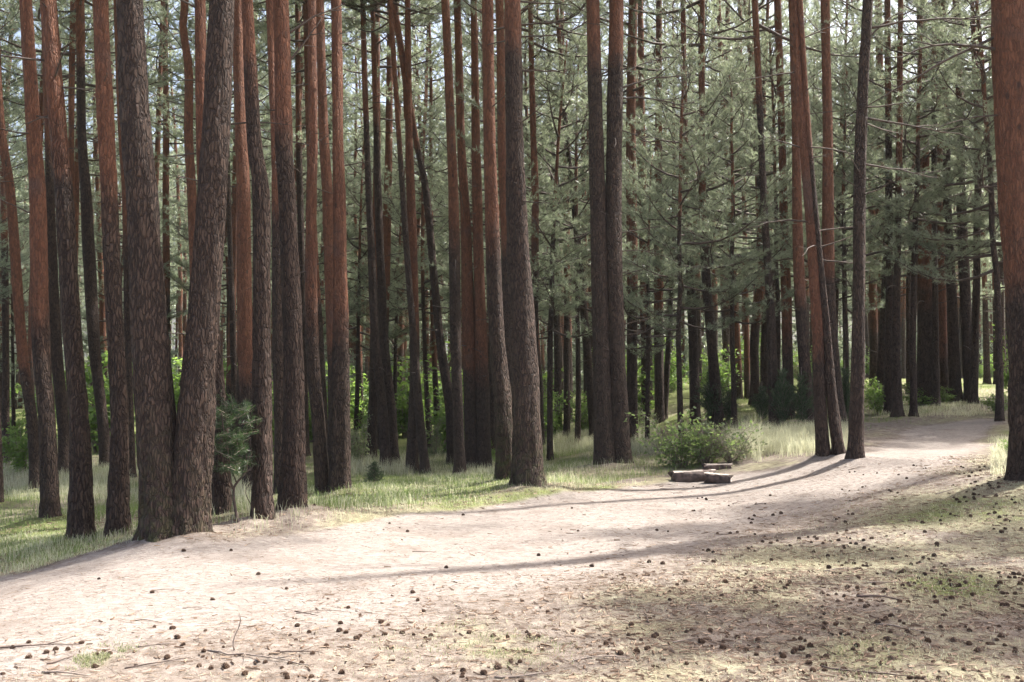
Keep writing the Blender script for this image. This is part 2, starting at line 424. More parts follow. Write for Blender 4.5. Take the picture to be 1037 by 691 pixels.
def crown_mesh(stem, z0, z1, Rc, nl, rng, org=None, K=10, ln=.10, w=.011, space=.085, dead=(0, 0, 0), prune=True, inner=.3, sub_n=5.0, dens=1.0, up=0.0, seedaz=None):
    """stem: (zs, xs, ys, rs) local; dead: (count, zlow, zhigh)"""
    zs, xs, ys, rs = stem
    g = Geo()
    TP, TA, TC = [], [], []
    o = np.zeros(3) if org is None else np.asarray(org, float)
    az = rng.uniform(0, 6.28)
    for i in range(nl):
        z = z0+(z1-z0)*((i+rng.uniform(0, .9))/nl)
        t = (z-z0)/(z1-z0)
        az += 2.4+rng.uniform(-.7, .7)
        L = Rc*((1-t**2.1)**.75)*rng.uniform(.55, 1.15)*(.7+.3*min(1, t*4+.2)) + .25
        el = R(rng.uniform(-8, 22)+t*38+up)
        bend = rng.uniform(-.10, .28)
        s = np.linspace(0, 1, 6)
        hx = np.array([math.cos(az), math.sin(az), 0]); sx = np.array([-hx[1], hx[0], 0])
        wig = rng.uniform(-.18, .18, 2); limb_t = rng.uniform()
        p0 = np.array([np.interp(z, zs, xs), np.interp(z, zs, ys), z])
        P = p0 + (hx*math.cos(el)*L)*s[:, None] + np.array([0, 0, 1.])*(math.sin(el)*L*s + bend*L*s**2 - .10*L*np.sin(s*3.14))[:, None] + sx*(wig[0]*np.sin(s*3.1)+wig[1]*s*s)[:, None]*L
        if prune:
            lm = lit_for(o+P[2:5])
            if rng.uniform() < lm.mean()*1.15-.25 : continue
        g.tube(P, np.linspace(.012+.011*L, .004, 6), 4, cap=False)
        ns = max(3, int(L*sub_n))
        ss = inner+(1-inner)*((np.arange(ns)+rng.uniform(0, 1, ns))/ns)
        sgn = 1
        for q in ss:
            sgn = -sgn
            b = np.array([np.interp(q, s, P[:, c]) for c in range(3)])
            tg = norm(P[min(5, int(q*5)+1)]-P[int(min(q, .99)*5)])
            a = R(rng.uniform(25, 70))*sgn
            sd = norm(np.cross(np.array([0, 0, 1.]), tg))
            d = norm(tg*math.cos(a)+sd*math.sin(a)+np.array([0, 0, rng.uniform(-.05, .35)]))
            l = (L*.30*(1.15-.55*q)+.12)*rng.uniform(.6, 1.25)
            e = b+d*l+np.array([0, 0, .08*l])
            mid = (b+e)/2+rng.normal(0, .03*l, 3)
            if prune:
                if rng.uniform() < lit_for((o+mid)[None])[0]*1.02: continue
            g.tube(np.stack([b, mid, e]), [.007, .005, .003], 3, cap=False)
            nt = max(2, int(l/space*dens))
            f = .2+.8*(np.arange(nt)+rng.uniform(0, 1, nt))/nt
            pos = b+(e-b)*f[:, None]+rng.normal(0, .028, (nt, 3))
            tc_ = limb_t*.45+.62*rng.uniform()**1.15+.35*(f-.55)
            TC.append(np.clip(tc_+rng.normal(0, .12, nt), 0, 1))
            TP.append(pos); TA.append(np.broadcast_to(d, (nt, 3))+rng.normal(0, .4, (nt, 3))+np.array([0, 0, .25]))
    for i in range(dead[0]):
        z = rng.uniform(dead[1], dead[2])
        a = rng.uniform(0, 6.28); L = abs(rng.normal(0, .55))+.15
        h = np.array([math.cos(a), math.sin(a), rng.uniform(-.25, .35)]); sx = np.array([-h[1], h[0], 0])
        p0 = np.array([np.interp(z, zs, xs), np.interp(z, zs, ys), z])
        s = np.linspace(0, 1, 5)
        P = p0+h*L*s[:, None]+np.array([0, 0, 1.])*(rng.uniform(-.3, .2)*L*s**2)[:, None]+sx*(rng.uniform(-.2, .2)*s*s*L)[:, None]+rng.normal(0, .012, (5, 3))*s[:, None]
        g.tube(P, np.linspace(.009+.006*L, .003, 5), 4, cap=False)
        for q in range(rng.integers(0, 4)):
            f = rng.uniform(.3, .95); b = np.array([np.interp(f, s, P[:, c]) for c in range(3)])
            d = norm(h+rng.normal(0, .6, 3)); l = L*rng.uniform(.12, .4)
            g.tube(np.stack([b, b+d*l*.5+rng.normal(0, .01, 3), b+d*l]), [.004, .003, .002], 3, cap=False)
    V, T, Q, A = g.arrays()
    if TP:
        P = np.concatenate(TP); A_ = np.concatenate(TA); C_ = np.concatenate(TC)
        if prune:
            keep = rng.uniform(size=len(P)) > lit_for(o+P)*.93
            P, A_, C_ = P[keep], A_[keep], C_[keep]
        nv, ntr, tint = needles(P, A_, K, ln, w, rng, tint=C_)
    else:
        nv, ntr, tint = np.zeros((0, 3)), np.zeros((0, 3), int), np.zeros(0)
    tm = np.concatenate([np.zeros(len(T), int), np.ones(len(ntr), int)])
    VV = np.concatenate([V, nv]); TT = np.concatenate([T, ntr+len(V)]) if len(T) else ntr+len(V)
    at_ = np.concatenate([np.full(len(V), .5), tint])
    return mesh_from('crown', VV, TT, Q, [M_LIMB, M_NEED], tri_mat=tm, quad_mat=0, attrs={'tint': at_}), len(TP)

# survey of the trunks: (u, v, width) in photo pixels from the top of the frame to the foot
# key: points, orange-from (photo v), depth or None (from the foot on the ground), label, options
GP = 'pines standing round the clearing'
S = []
def tree(key, pts, vo, label, d=None, Ht=None, crown='hi', moss=0., rim=None, flare=.42, twin=None):
    S.append(dict(key=key, pts=pts, vo=vo, label=label, d=d, Ht=Ht, crown=crown, moss=moss, rim=rim, flare=flare, twin=twin))

tree('A1', [(-6,60,8),(2,140,9),(12,200,9),(22,340,10),(33,430,11),(36,498,12)], 380, 'slim pine leaning left at the far left edge, nearest the frame')
tree('A2', [(-3,0,5),(3,200,6),(5,340,7),(6,478,7)], 250, 'thin straight pine at the left edge behind the leaning slim one', d=27)
tree('A0', [(-16,0,9),(-9,250,10),(-3,514,12)], 250, 'pine cut off by the left edge, only its right side in view')
tree('B', [(27,0,12),(34,140,14),(37,200,15),(39.5,340,17),(47,430,16),(52,531,19)], 330, 'orange pine with a sunlit right edge, first big trunk from the left', rim=(-20,170,.93))
tree('C', [(51,0,15),(61,140,17),(66,200,18.5),(73,340,18.5),(79.5,430,19),(82.5,553,23)], 170, 'sturdy pine, orange above and grey-brown below, left of the twin-trunk pine', rim=(-20,90,.93))
tree('C2', [(74,0,6),(73,140,6),(74,300,7),(79,480,8)], 250, 'thin pine showing behind the sturdy grey-brown pine on the left', d=29)
tree('C3', [(80,0,8),(83,140,9),(88,200,11),(95,340,12),(103,420,11),(107,473,11)], 60, 'dark slim pine between two sturdy trunks left of the twin-trunk pine')
tree('D3', [(44,0,7),(50,140,8),(52,200,9),(56,340,11),(63,420,11),(65,480,11)], 160, 'dark pine standing just behind the first big orange trunk')
tree('D', [(104,0,14),(110,140,16.5),(113,240,17),(117,340,17),(121,430,17),(119,548,21)], 220, 'straight orange pine with a bright right edge, next left of the twin-trunk pine', rim=(-20,240,.93))
tree('D2', [(117,0,5),(122,140,6),(127,200,7),(130,340,7.5),(133,493,8)], 250, 'thin pine half hidden behind the left stem of the twin-trunk pine', d=24)
tree('E', [(133,0,27),(140,140,30),(145,200,31),(152.5,340,33.5),(158.5,430,37),(163.5,490,41),(168,550,46)], -150, 'thick dark pine with two trunks joined at the foot, beside the path', crown='twin', moss=.6, flare=.3,
     twin=[(226,0,24),(220,140,26.5),(215,220,28),(205,340,31),(197.5,430,37),(192,490,41),(186,550,45)])
tree('F1', [(188,0,8),(186,30,8),(192,70,9),(191,140,9),(194,200,9),(197,320,10),(200,500,11)], 330, 'slim crooked pine between the two stems of the twin-trunk pine', d=22)
tree('F2', [(203,0,10),(206,140,11.5),(211,250,13),(218,360,15),(224,440,16.5),(225,526,18)], 260, 'orange pine whose foot shows just right of the twin-trunk pine')
tree('F4', [(228,60,4),(231,200,5),(236,340,6),(239,470,7)], 100, 'thin dark pine in the gap right of the twin-trunk pine', d=30)
tree('G', [(240,0,10),(245,140,12),(247.5,200,14),(248,340,15),(252,420,15),(254,502,16)], 390, 'bright orange pine with a sunlit stripe, behind the juniper', rim=(-20,140,.95))
tree('Hh', [(250,0,11),(258,140,14.5),(265,200,17),(266,340,17.5),(266,430,19.5),(266,532,22)], 75, 'grey-brown pine standing right of the spindly juniper')
tree('I', [(284,0,15),(288,140,17),(292,200,18),(297,340,20),(298,430,22),(296,523,26)], 130, 'stout grey-brown pine, widest trunk between the juniper and the centre')
tree('I2', [(273,0,8),(279,140,9),(281,200,10),(282,340,11),(284,430,12),(285,508,13)], 220, 'slim pine tucked behind the left side of a stout grey-brown pine')
tree('J1', [(315,0,8.5),(317,140,10),(316,200,11),(316,340,12),(322,420,13),(328,504,14)], 330, 'slim reddish pine just left of the dark-footed orange pine', rim=(20,170,.9))
tree('J2', [(323,0,9),(328,140,10),(332,200,11),(337,340,12),(338,420,12),(338,492,13)], 360, 'orange pine close behind a thicker orange pine, sunlit stripe on its right', rim=(0,150,.93))
tree('Kk', [(340,0,10),(342,140,11.5),(344,200,13),(345.5,340,16),(345,420,18.5),(344,503,20)], 330, 'orange pine with a dark straight foot, left of the pale shrub')
tree('J0', [(301,0,5),(303,140,6),(306,300,7),(309,470,8)], 150, 'thin dark pine in the gap right of the stout grey-brown pine', d=30)
tree('L1', [(367,0,5),(371,140,6),(376,250,7.5),(380,340,8.5),(388,420,10),(391,472,11)], 120, 'left one of two thin dark pines rising side by side by the pale shrub')
tree('L2', [(377,0,5),(381,140,6),(383,200,8),(389,340,9),(396,420,10.5),(399,470,11)], 120, 'right one of two thin dark pines rising side by side by the pale shrub')
tree('M1', [(413,0,5.5),(413,60,7),(414,140,8),(416,200,9),(420,340,10),(419,420,11),(417,478,12)], 340, 'slim orange pine whose stem forks high up', twin=[(397,0,5),(401,25,5),(406,50,6),(411,85,6.5)], crown='fork')
tree('M2', [(409,60,4),(421,140,6),(432,200,7),(445,340,9),(456,410,10.5),(459,470,12)], 150, 'slim brown pine leaning left, just right of the forked pine')
tree('M3', [(404,140,5),(410,230,6),(417,320,7),(424,410,8.5),(431,463,9)], 150, 'thin pine leaning left with its foot right of the forked pine', d=25)
tree('Nn', [(451,0,8),(457,140,9.5),(460,240,11),(461,340,11),(464,420,11),(466,458,12)], 250, 'slender orange pine left of the close pair in front of the centre', d=23)
tree('O1', [(463,0,7),(467,140,8.5),(472,240,11),(474.5,340,13),(477,420,14),(478,474,15)], 380, 'left trunk of a close orange pair near the centre')
tree('O2', [(480,0,7),(482,140,8.5),(484,240,11),(487,340,13),(489,420,14),(490,474,15)], 380, 'right trunk of a close orange pair near the centre')
tree('P1', [(494,0,12),(495.5,140,13),(499,240,14),(503,340,16),(510,420,18),(513,492,21)], 250, 'orange pine touching the left side of the thick central pine', moss=.9)
tree('P2', [(506,0,8),(508,140,9),(511,220,9),(515,340,10),(520,470,11)], 250, 'slim orange pine peeping out behind the thick central pine', d=22)
tree('P3', [(519,0,16),(521,140,19),(524,240,22),(529.5,340,25),(533,420,27.5),(535.5,497,31)], 45, 'thickest dark pine at the centre of the picture, at the edge of the path', moss=.5, flare=.35)
tree('Q1', [(537,0,5),(540,140,6),(542,200,8),(541,340,8.5),(543,452,9)], 260, 'slim pine just right of the thick central pine', d=26)
tree('Q2', [(556,60,4),(561,200,6),(564,340,7),(566,440,8)], 0, 'thin dark pine in the bright gap left of the double pine')
tree('Q3', [(570,80,4),(573,200,5),(574,340,6),(574,443,7)], 300, 'thin orange-footed pine behind the green shrub')
tree('Q4', [(568,60,4),(575,150,5),(582,215,6),(588,280,7.5),(594,350,8.5),(602,446,9)], 80, 'leaning brown pine touching the left side of the double pine')
tree('R1', [(600,0,14),(603,120,14.5),(606,240,16),(609,340,18),(611,420,20),(612.5,474,22)], 60, 'sturdy double pine with two stems rising from one foot, right of the centre', crown='twin', moss=.2, flare=.3,
     twin=[(624,0,14),(622,140,15.5),(621,240,17),(623.5,340,19),(626,420,20),(627.5,474,22)])
tree('R3', [(641,0,9),(639,140,10),(640,240,11),(640,340,11),(640,448,11)], 300, 'straight reddish pine close behind the double pine')
tree('R4', [(649,60,6),(651,200,8),(653,340,9),(654,424,9)], 330, 'first slim pine in the gap right of the double pine')
tree('R5', [(667,60,6),(667,200,8.5),(667,340,9.5),(668,428,10)], 320, 'second slim pine in the gap right of the double pine')
tree('S1', [(692,40,5),(694,150,6.5),(697,240,8),(702,340,9.5),(704,432,10.5)], 240, 'slim pine behind the green shrub by the split logs')
tree('S2', [(711,20,5),(711,150,6.5),(713,240,8),(720,340,10),(728,433,12)], 240, 'dark pine with a juniper at its foot, behind the split logs')
tree('S3', [(735,150,5),(741,240,6.5),(746,340,7.5),(748,404,8)], 380, 'reddish pine right of the pine with a juniper at its foot')
tree('S4', [(752,150,4),(754,250,5),(756,340,5.5),(757,404,6)], 380, 'thin pale-edged pine beside a reddish pine far behind the tall grass')
tree('S5', [(766,60,6),(768,180,7.5),(771,280,8.5),(764,345,9),(766,416,9)], 330, 'reddish pine behind the pale tall grass, left of a leaning one', d=30)
tree('S6', [(764,100,6),(770,190,7.5),(780,280,9),(775,350,9.5),(775,416,9.5)], 150, 'dark pine bending right behind the pale tall grass', d=29)
tree('S7', [(770,120,6),(775,220,7),(781,320,9),(784,435,10)], 100, 'dark pine with juniper growth round its foot behind the tall grass')
tree('S8', [(790,100,7),(794,230,9),(797,320,10),(799,425,11)], 350, 'broad reddish pine among junipers behind the tall grass')
tree('S9', [(806,140,8),(808,230,10),(812,320,11.5),(819,432,13)], 300, 'dark reddish pine right behind the leaning orange pine')
tree('T1', [(806,0,6.5),(811,100,8),(818,180,9.5),(827,320,11),(830,400,11.5),(834,466,13)], 355, 'slim bright orange pine leaning left at the bend of the path', flare=.35)
tree('T2', [(815,60,5),(822,160,6),(830,260,7),(837,340,8.5),(842,400,9.5),(850,464,12)], 150, 'slender grey-brown pine between the leaning orange pine and a straight one')
tree('T3', [(880,0,9.5),(875,90,10.5),(872,180,12),(870,280,12.5),(868,380,13),(866,468,15)], -60, 'straight grey-brown pine right at the bend of the path', flare=.3)
tree('U1', [(836,60,9),(838,180,11),(840,300,12),(846,380,12),(851,430,13)], 280, 'reddish pine hidden partly by the slender pines at the bend')
tree('V1', [(882,130,6),(884,230,8),(885,320,9),(886,392,9.5)], 330, 'left of two reddish pines just right of the straight grey-brown pine')
tree('V2', [(891,130,7),(892,230,9),(894,320,9.5),(896,394,10)], 330, 'right of two reddish pines just right of the straight grey-brown pine')
tree('V3', [(900,180,6),(900,280,7.5),(900,420,9)], 120, 'dark slim pine at the left side of the far path')
tree('V4', [(913,0,5),(911,120,6),(908,260,7),(907,330,8),(909,422,9)], 200, 'brown slim pine nearest to the left side of the far path')
tree('W1', [(934,60,10),(935,150,12),(937,240,15.5),(938,340,18.5),(938,410,20)], 300, 'thickest reddish-brown pine beside the far path')
tree('W2', [(947,200,5),(947,300,6),(948,406,7)], 100, 'thin pine touching the right side of the thick pine by the far path', d=26)
tree('W3', [(952,180,7),(954,280,9),(957,403,10)], 360, 'pale reddish pine right of the thick pine by the far path')
tree('W4', [(957,100,6),(960,200,8),(964,300,10),(968,406,11.5)], 150, 'dark pine leaning left at the end of the far path')
tree('W5', [(971,100,7),(975,220,9),(979,320,10.5),(983,406,12)], 100, 'dark brown pine at the end of the far path, right of a leaning one')
tree('W6', [(993,150,4),(996,260,5),(1000,406,6)], 300, 'left of the thin pines between the far path and the right edge', d=34)
tree('W7', [(1005,150,4),(1007,260,5),(1010,407,6)], 300, 'middle of the thin pines between the far path and the right edge', d=34)
tree('W8', [(1012,150,4),(1013,260,5),(1016,405,6)], 100, 'last of the thin pines before the thick tree at the right edge', d=33)
tree('Zz', [(1024,0,33),(1030,140,35),(1036,240,37),(1043,400,40),(1046,490,44)], 285, 'thick reddish pine cut by the right edge of the picture', flare=.25, Ht=13.)

for i, (u_, d_) in enumerate([(1090,24.5),(1260,27),(1065,29)]+[(CX+F*x_/y_, y_) for x_, y_ in ((10.5,10.2),(12.5,12.4),(14,11.3),(15.5,14.6),(17,13),(12,8.6),(18.5,16),(19,14.2),(16,24.5),(18,26.5),(20.5,25.5),(15,22.4),(22,28),(17.5,23.2),(13.6,22.6),(14.2,16.5),(16.8,17.9))]):  # unseen pines, not surveyed: added sunward of the ground for their shade
    tree('X%d' % i, [(u_-14,0,300/d_),(u_-8,250,340/d_),(u_,450,380/d_)], 280, ['reddish','grey-brown'][i % 2]+' pine added out of view beyond the right edge to shade the ground', d=d_)
LAND = []         # (u at eye height, phrase) for the labels of the far stand

def survey(t, pts, d):
    W = [atdepth(u, v, d) for u, v, w in pts]
    rad = [w*d/F/2 for u, v, w in pts]
    return np.array(W), np.array(rad)

def grow(W, rad, base, Ht):
    """from survey points (top first) to a full centre line in local coords, foot first"""
    P = W[::-1]-base; r = rad[::-1].copy()
    P[0, 2] = 0; P[0, 0] = P[0, 0]
    top = P[-1]; dirn = (P[-1]-P[max(0, len(P)-3)]); dirn = dirn/max(dirn[2], .3)
    ext = []; er = []
    k = 5
    for i in range(1, k+1):
        f = i/k; z = top[2]+(Ht-top[2])*f
        dz = z-top[2]
        ext.append([top[0]+dirn[0]*dz*(1-.45*f), top[1]+.0*dz, z])
        er.append(max(.02, r[-1]*(1-f)**.8*1.0+.018))
    if Ht > top[2]+.5:
        P = np.vstack([P, ext]); r = np.concatenate([r, er])
    # sway in depth too, so that it is a round tree from every side
    P[:, 1] += .06*np.sin(P[:, 2]*.5+base[0])*np.minimum(1, P[:, 2]/4)
    n = 40
    Pc = catmull(P, n); rc = np.interp(Pc[:, 2], P[:, 2], r)
    keep = np.concatenate([[True], np.diff(np.maximum.accumulate(Pc[:, 2])) > 1e-3])
    return Pc[keep], rc[keep]

def stub(P, r, z, az, L, el, rad, wig, rng, side=()):
    """a single big limb with forks, its own part"""
    p0 = np.array([np.interp(z, P[:, 2], P[:, 0]), np.interp(z, P[:, 2], P[:, 1]), z])
    s = np.linspace(0, 1, 9)
    h = np.array([math.cos(az), math.sin(az), 0])
    Q = p0+h*(math.cos(el)*L*s)[:, None]+np.array([0, 0, 1.])*(math.sin(el)*L*s+wig*L*np.sin(s*3.14))[:, None]+rng.normal(0, .012*L, (9, 3))*s[:, None]
    g = Geo(); g.tube(Q, np.linspace(rad, rad*.3, 9), 7)
    for f, da, l, e2 in side:
        b = np.array([np.interp(f, s, Q[:, c]) for c in range(3)])
        d = np.array([math.cos(az+da), math.sin(az+da), e2])
        SQ = b+d*(l*np.linspace(0, 1, 5))[:, None]+rng.normal(0, .02*l, (5, 3))*np.linspace(0, 1, 5)[:, None]
        g.tube(SQ, np.linspace(rad*.5, rad*.12, 5), 5)
    V, T, Qd, A = g.arrays()
    return mesh_from('branch', V, T, Qd, [M_LIMB])

# resolve the survey on the ground first (the sunlit trunk stretches have to be known before the crowns grow)
for t in S:
    u, v, w = t['pts'][-1]
    if t['d'] is None:
        t['base'] = at(u, v)
    else:
        b = atdepth(u, v, t['d']); b[2] = float(H(b[0], b[1])); t['base'] = b
    t['dep'] = t['base'][1]
    if t['rim']:
        v0, v1, a = t['rim']
        za = atdepth(u, v1, t['dep'])[2]; zb = atdepth(u, v0, t['dep'])[2]
        pm = atdepth(np.interp((v0+v1)/2, [p[1] for p in t['pts']], [p[0] for p in t['pts']]), (v0+v1)/2, t['dep'])
        RIMS.append((pm[0]+.1, pm[1], za, zb+.5, a))

NSURV = 0
for idx, t in enumerate(S):
    rng = np.random.default_rng(1000+idx)
    d = t['dep']; base = t['base'].copy()
    Ht = t['Ht'] or rng.uniform(20., 24.5)
    root = empty('pine_tree', base, t['label'], 'tree', GP if d < 40 else 'pines of the far stand')
    zo = atdepth(0, t['vo'], d)[2]-base[2]
    sides = 64 if d < 13 else (36 if d < 20 else 16)
    step = .05 if d < 13 else (.11 if d < 20 else .4)
    tr = []
    W, rad = survey(t, t['pts'], d)
    W[-1, 2] = base[2]
    P, r = grow(W, rad, base, Ht)
    tr.append((P, r))
    link('trunk', trunk_mesh(P, r, zo, t['moss'], sides, step, rng, t['flare']), root)
    if t['twin']:
        W2, rad2 = survey(t, t['twin'], d+.05)
        if t['crown'] == 'fork':
            W2 = np.vstack([W2, [W2[-1]+[.02, 0, -.9]]]); rad2 = np.append(rad2, rad2[-1]*.8)
            P2 = W2[::-1]-base; k = np.array([[P2[-1, 0]-.35*i, P2[-1, 1], P2[-1, 2]+1.6*i] for i in range(1, 5)])
            P2 = np.vstack([P2, k]); r2 = np.concatenate([rad2[::-1], rad2[0]*np.array([.8, .6, .4, .2])])
            g = Geo(); g.tube(P2, r2, 14)
            V, T, Q, A = g.arrays()
            me = mesh_from('trunk', V, T, Q, [M_BARK], attrs={'orange': np.ones(len(V)), 'moss': np.zeros(len(V))})
            link('trunk', me, root)
        else:
            W2[-1, 2] = base[2]
            P2, r2 = grow(W2, rad2, base, Ht-1)
            tr.append((P2, r2))
            link('trunk', trunk_mesh(P2, r2, zo, t['moss']*.5, sides, step, rng, t['flare']), root)
    for (P, r) in tr:
        stem = (P[:, 2], P[:, 0], P[:, 1], r)
        vis = atdepth(0, 0, d)[2]-base[2]              # height of the top of the frame there
        right = base[0] > 0.3
        z1 = P[-1, 2]-.1
        z0 = z1-(rng.uniform(7.5, 10.) if Ht > 15 else 6.)
        if right and d > 22: z0 = z1-rng.uniform(12, 16.5)
        far = d > 26
        hid = z0 > vis
        kw = dict(K=10, ln=.15, w=(.022 if t['key'][0] == 'X' else .017), space=(.085 if t['key'][0] == 'X' else .11)) if (hid or far) else dict(K=11, ln=.11, w=.012, space=.09)
        nd = 0 if d < 10 else int(rng.uniform(10, 20))
        me, _ = crown_mesh(stem, z0, z1, rng.uniform(*((2.7, 3.7) if d < 30 else (2., 2.8))), int(rng.uniform(46, 56)), rng, org=base, dead=(nd, 2.2 if d > 16 else 3.2, z0), **kw)
        link('crown', me, root)
    if t['key'] == 'Zz':
        zz = lambda v: atdepth(1010, v, d)[2]-base[2]
        P, r = tr[0]
        link('branch', stub(P, r, zz(52), R(182), 1.45, R(-4), .022, .09, rng, [(.62, .25, .35, .1)]), root)
        link('branch', stub(P, r, zz(30), R(176), 1.85, R(-27), .02, .03, rng, [(.45, -.3, .5, -.1), (.7, .4, .4, .0)]), root)
        link('branch', stub(P, r, zz(100), R(170), .25, R(35), .018, .02, rng), root)
        link('branch', stub(P, r, zz(115), R(185), 1.2, R(-12), .011, .05, rng, [(.5, .4, .4, .1)]), root)
    if t['key'] == 'R1':
        zz = lambda v: atdepth(630, v, d)[2]-base[2]
        P, r = tr[1]
        for v, az, L, el, rd, wg in [(92, 10, 1.5, 14, .022, .06), (100, -5, 1.6, -12, .02, .08), (78, 20, 1.5, 22, .015, .04), (130, 5, 1.1, -25, .016, .05),
                                     (238, -8, .95, 8, .014, .03), (256, 5, 1.2, -8, .012, .1), (282, -10, .7, 18, .012, .0), (330, 0, .75, 14, .014, -.02)]:
            link('branch', stub(P, r, zz(v), R(az), L, R(el), rd, wg, rng, [(.5, .5, L*.35, .15), (.72, -.5, L*.3, -.05)]), root)
    if t['key'] in ('Hh', 'I', 'J2', 'C', 'P3', 'M1', 'O2', 'T3', 'T1'):
        P, r = tr[0]
        spec = {'Hh': [(58, 60, .14, 70), (100, 75, .14, 75)], 'I': [(70, 15, .75, 55), (38, 20, .9, 35)], 'J2': [(18, -10, .9, -3), (28, 190, .6, -20)],
                'C': [(88, 20, .22, 35), (90, 0, .5, -8)], 'P3': [(20, 10, .5, 40), (2, 0, .9, -4), (38, 0, .8, 2), (72, 0, .9, -3)],
                'M1': [(110, 185, 1., 8), (60, 20, .9, 35)], 'O2': [(100, 90, .5, 60), (40, 190, .5, 40), (210, 170, .35, 20)],
                'T3': [(28, 5, 2.2, 5), (115, 175, .5, -60), (118, -5, 1.6, -12), (165, 10, 1.3, -8), (40, 10, .9, 40)],
                'T1': [(40, 10, .8, 25), (235, 10, .8, 8), (150, 170, .6, 20), (262, 0, .9, -4), (225, 190, 1., -6)]}[t['key']]
        for v, az, L, el in spec:
            z = atdepth(0, v, d)[2]-base[2]
            link('branch', stub(P, r, z, R(az), L, R(el), .013+.004*L, rng.uniform(-.03, .07), rng, [(.5, .5, L*.3, .15), (.7, -.45, L*.3, .05)] if L > .4 else []), root)
    t['root'] = root
    NSURV += 1

TREEPOS = [(t['base'][0], t['base'][1]) for t in S]

# ------------------------------------------------------------------ a common part for copies: trees of the far stand
def variant_tree(seed, z0, z1, Rc, nl, r0, zo, **kw):
    rng = np.random.default_rng(seed)
    zs = np.linspace(0, z1, 14)
    P = np.stack([.22*np.sin(zs*.22+seed)*zs/z1+rng.normal(0, .015, 14), .22*np.cos(zs*.2+seed*2)*zs/z1-.0*zs, zs], 1)
    P[:, :2] -= P[0, :2]
    r = r0*(1-zs/z1)**.75+.02
    me = trunk_mesh(P, r, zo, 0., 12, .5, rng)
    cm, _ = crown_mesh((zs, P[:, 0], P[:, 1], r), z0, z1-.1, Rc, nl, rng, prune=False, **kw)
    return me, cm

FARV = [variant_tree(50+i, z0, z1, Rc, 46, r0, zo, K=10, ln=.16, w=.024, space=.11, dead=(12, 2.5, z0))
        for i, (z0, z1, Rc, r0, zo) in enumerate([(10,23,2.4,.115,3),(11,24,2.5,.125,4.5),(9,22,2.3,.11,2.5),(12,25,2.4,.135,4),(8,21,2.3,.10,3),(10,24,2.7,.125,5)])]
LOWV = [variant_tree(70+i, z0, z1, Rc, 60, r0, zo, K=10, ln=.15, w=.016, space=.11, dead=(12, 1.4, z0))
        for i, (z0, z1, Rc, r0, zo) in enumerate([(5,20,2.6,.11,3),(6,21,2.7,.12,4),(4.2,16,2.4,.09,3)])]
UNDV = [variant_tree(80+i, z0, z1, Rc, 40, r0, zo, K=12, ln=.12, w=.012, space=.075, dead=(8, 1., z0), inner=.3, sub_n=7.)
        for i, (z0, z1, Rc, r0, zo) in enumerate([(3.0,10.5,2.3,.06,6),(3.8,12.5,2.5,.07,7),(2.6,8.5,2.0,.05,5),(4.4,14,2.6,.08,6)])]

def place_tree(var, x, y, rz, s, label, group, tilt=0.):
    root = empty('pine_tree', (x, y, float(H(x, y))), label, 'tree', group)
    root.rotation_euler = (tilt*math.cos(rz*3), tilt*math.sin(rz*5), rz); root.scale = (s, s, s)
    link('trunk', var[0], root); link('crown', var[1], root)
    return root

LM = [(0,'the left edge'),(52,'the first big orange pine'),(82,'the sturdy grey-brown pine'),(120,'the bright-edged orange pine'),(175,'the twin-trunk pine'),
      (230,'the juniper'),(266,'the pine beside the juniper'),(297,'the stout grey-brown pine'),(345,'the dark-footed orange pine'),(394,'the thin dark pair'),
      (418,'the forked pine'),(458,'the left-leaning pine'),(484,'the close orange pair'),(528,'the thick central pine'),(572,'the orange-footed pine'),(620,'the double pine'),
      (668,'its second slim neighbour'),(728,'the pine with foot juniper'),(775,'the bending dark pine'),(834,'the leaning orange pine'),(866,'the straight bend pine'),
      (908,'the slim pathside pine'),(938,'the thick pathside pine'),(983,'the dark path-end pine'),(1046,'the thick right-edge pine')]
def between(u):
    if u <= 0: return 'beyond '+LM[0][1]
    for (a, p), (b, q) in zip(LM, LM[1:]):
        if a <= u < b: return f'between {p} and {q}'
    return 'beyond '+LM[-1][1]

# young pines with low boughs, mostly in the right half
rng = np.random.default_rng(5)
for i, (u, d) in enumerate(YOUNG):
    p = atdepth(u, 400, d)
    s = rng.uniform(.85, 1.15)
    words = ['young pine with low needled boughs standing', 'slender young pine with drooping green boughs', 'bushy young pine with pale green boughs', 'tall young pine with layered boughs'][i % 4]
    place_tree(UNDV[i % 4], p[0], d, rng.uniform(0, 6.28), s, f'{words} {between(u)}' if len((words+between(u)).split()) <= 15 else f'young pine {between(u)}', 'young pines with low boughs', R(2))
    TREEPOS.append((p[0], d))

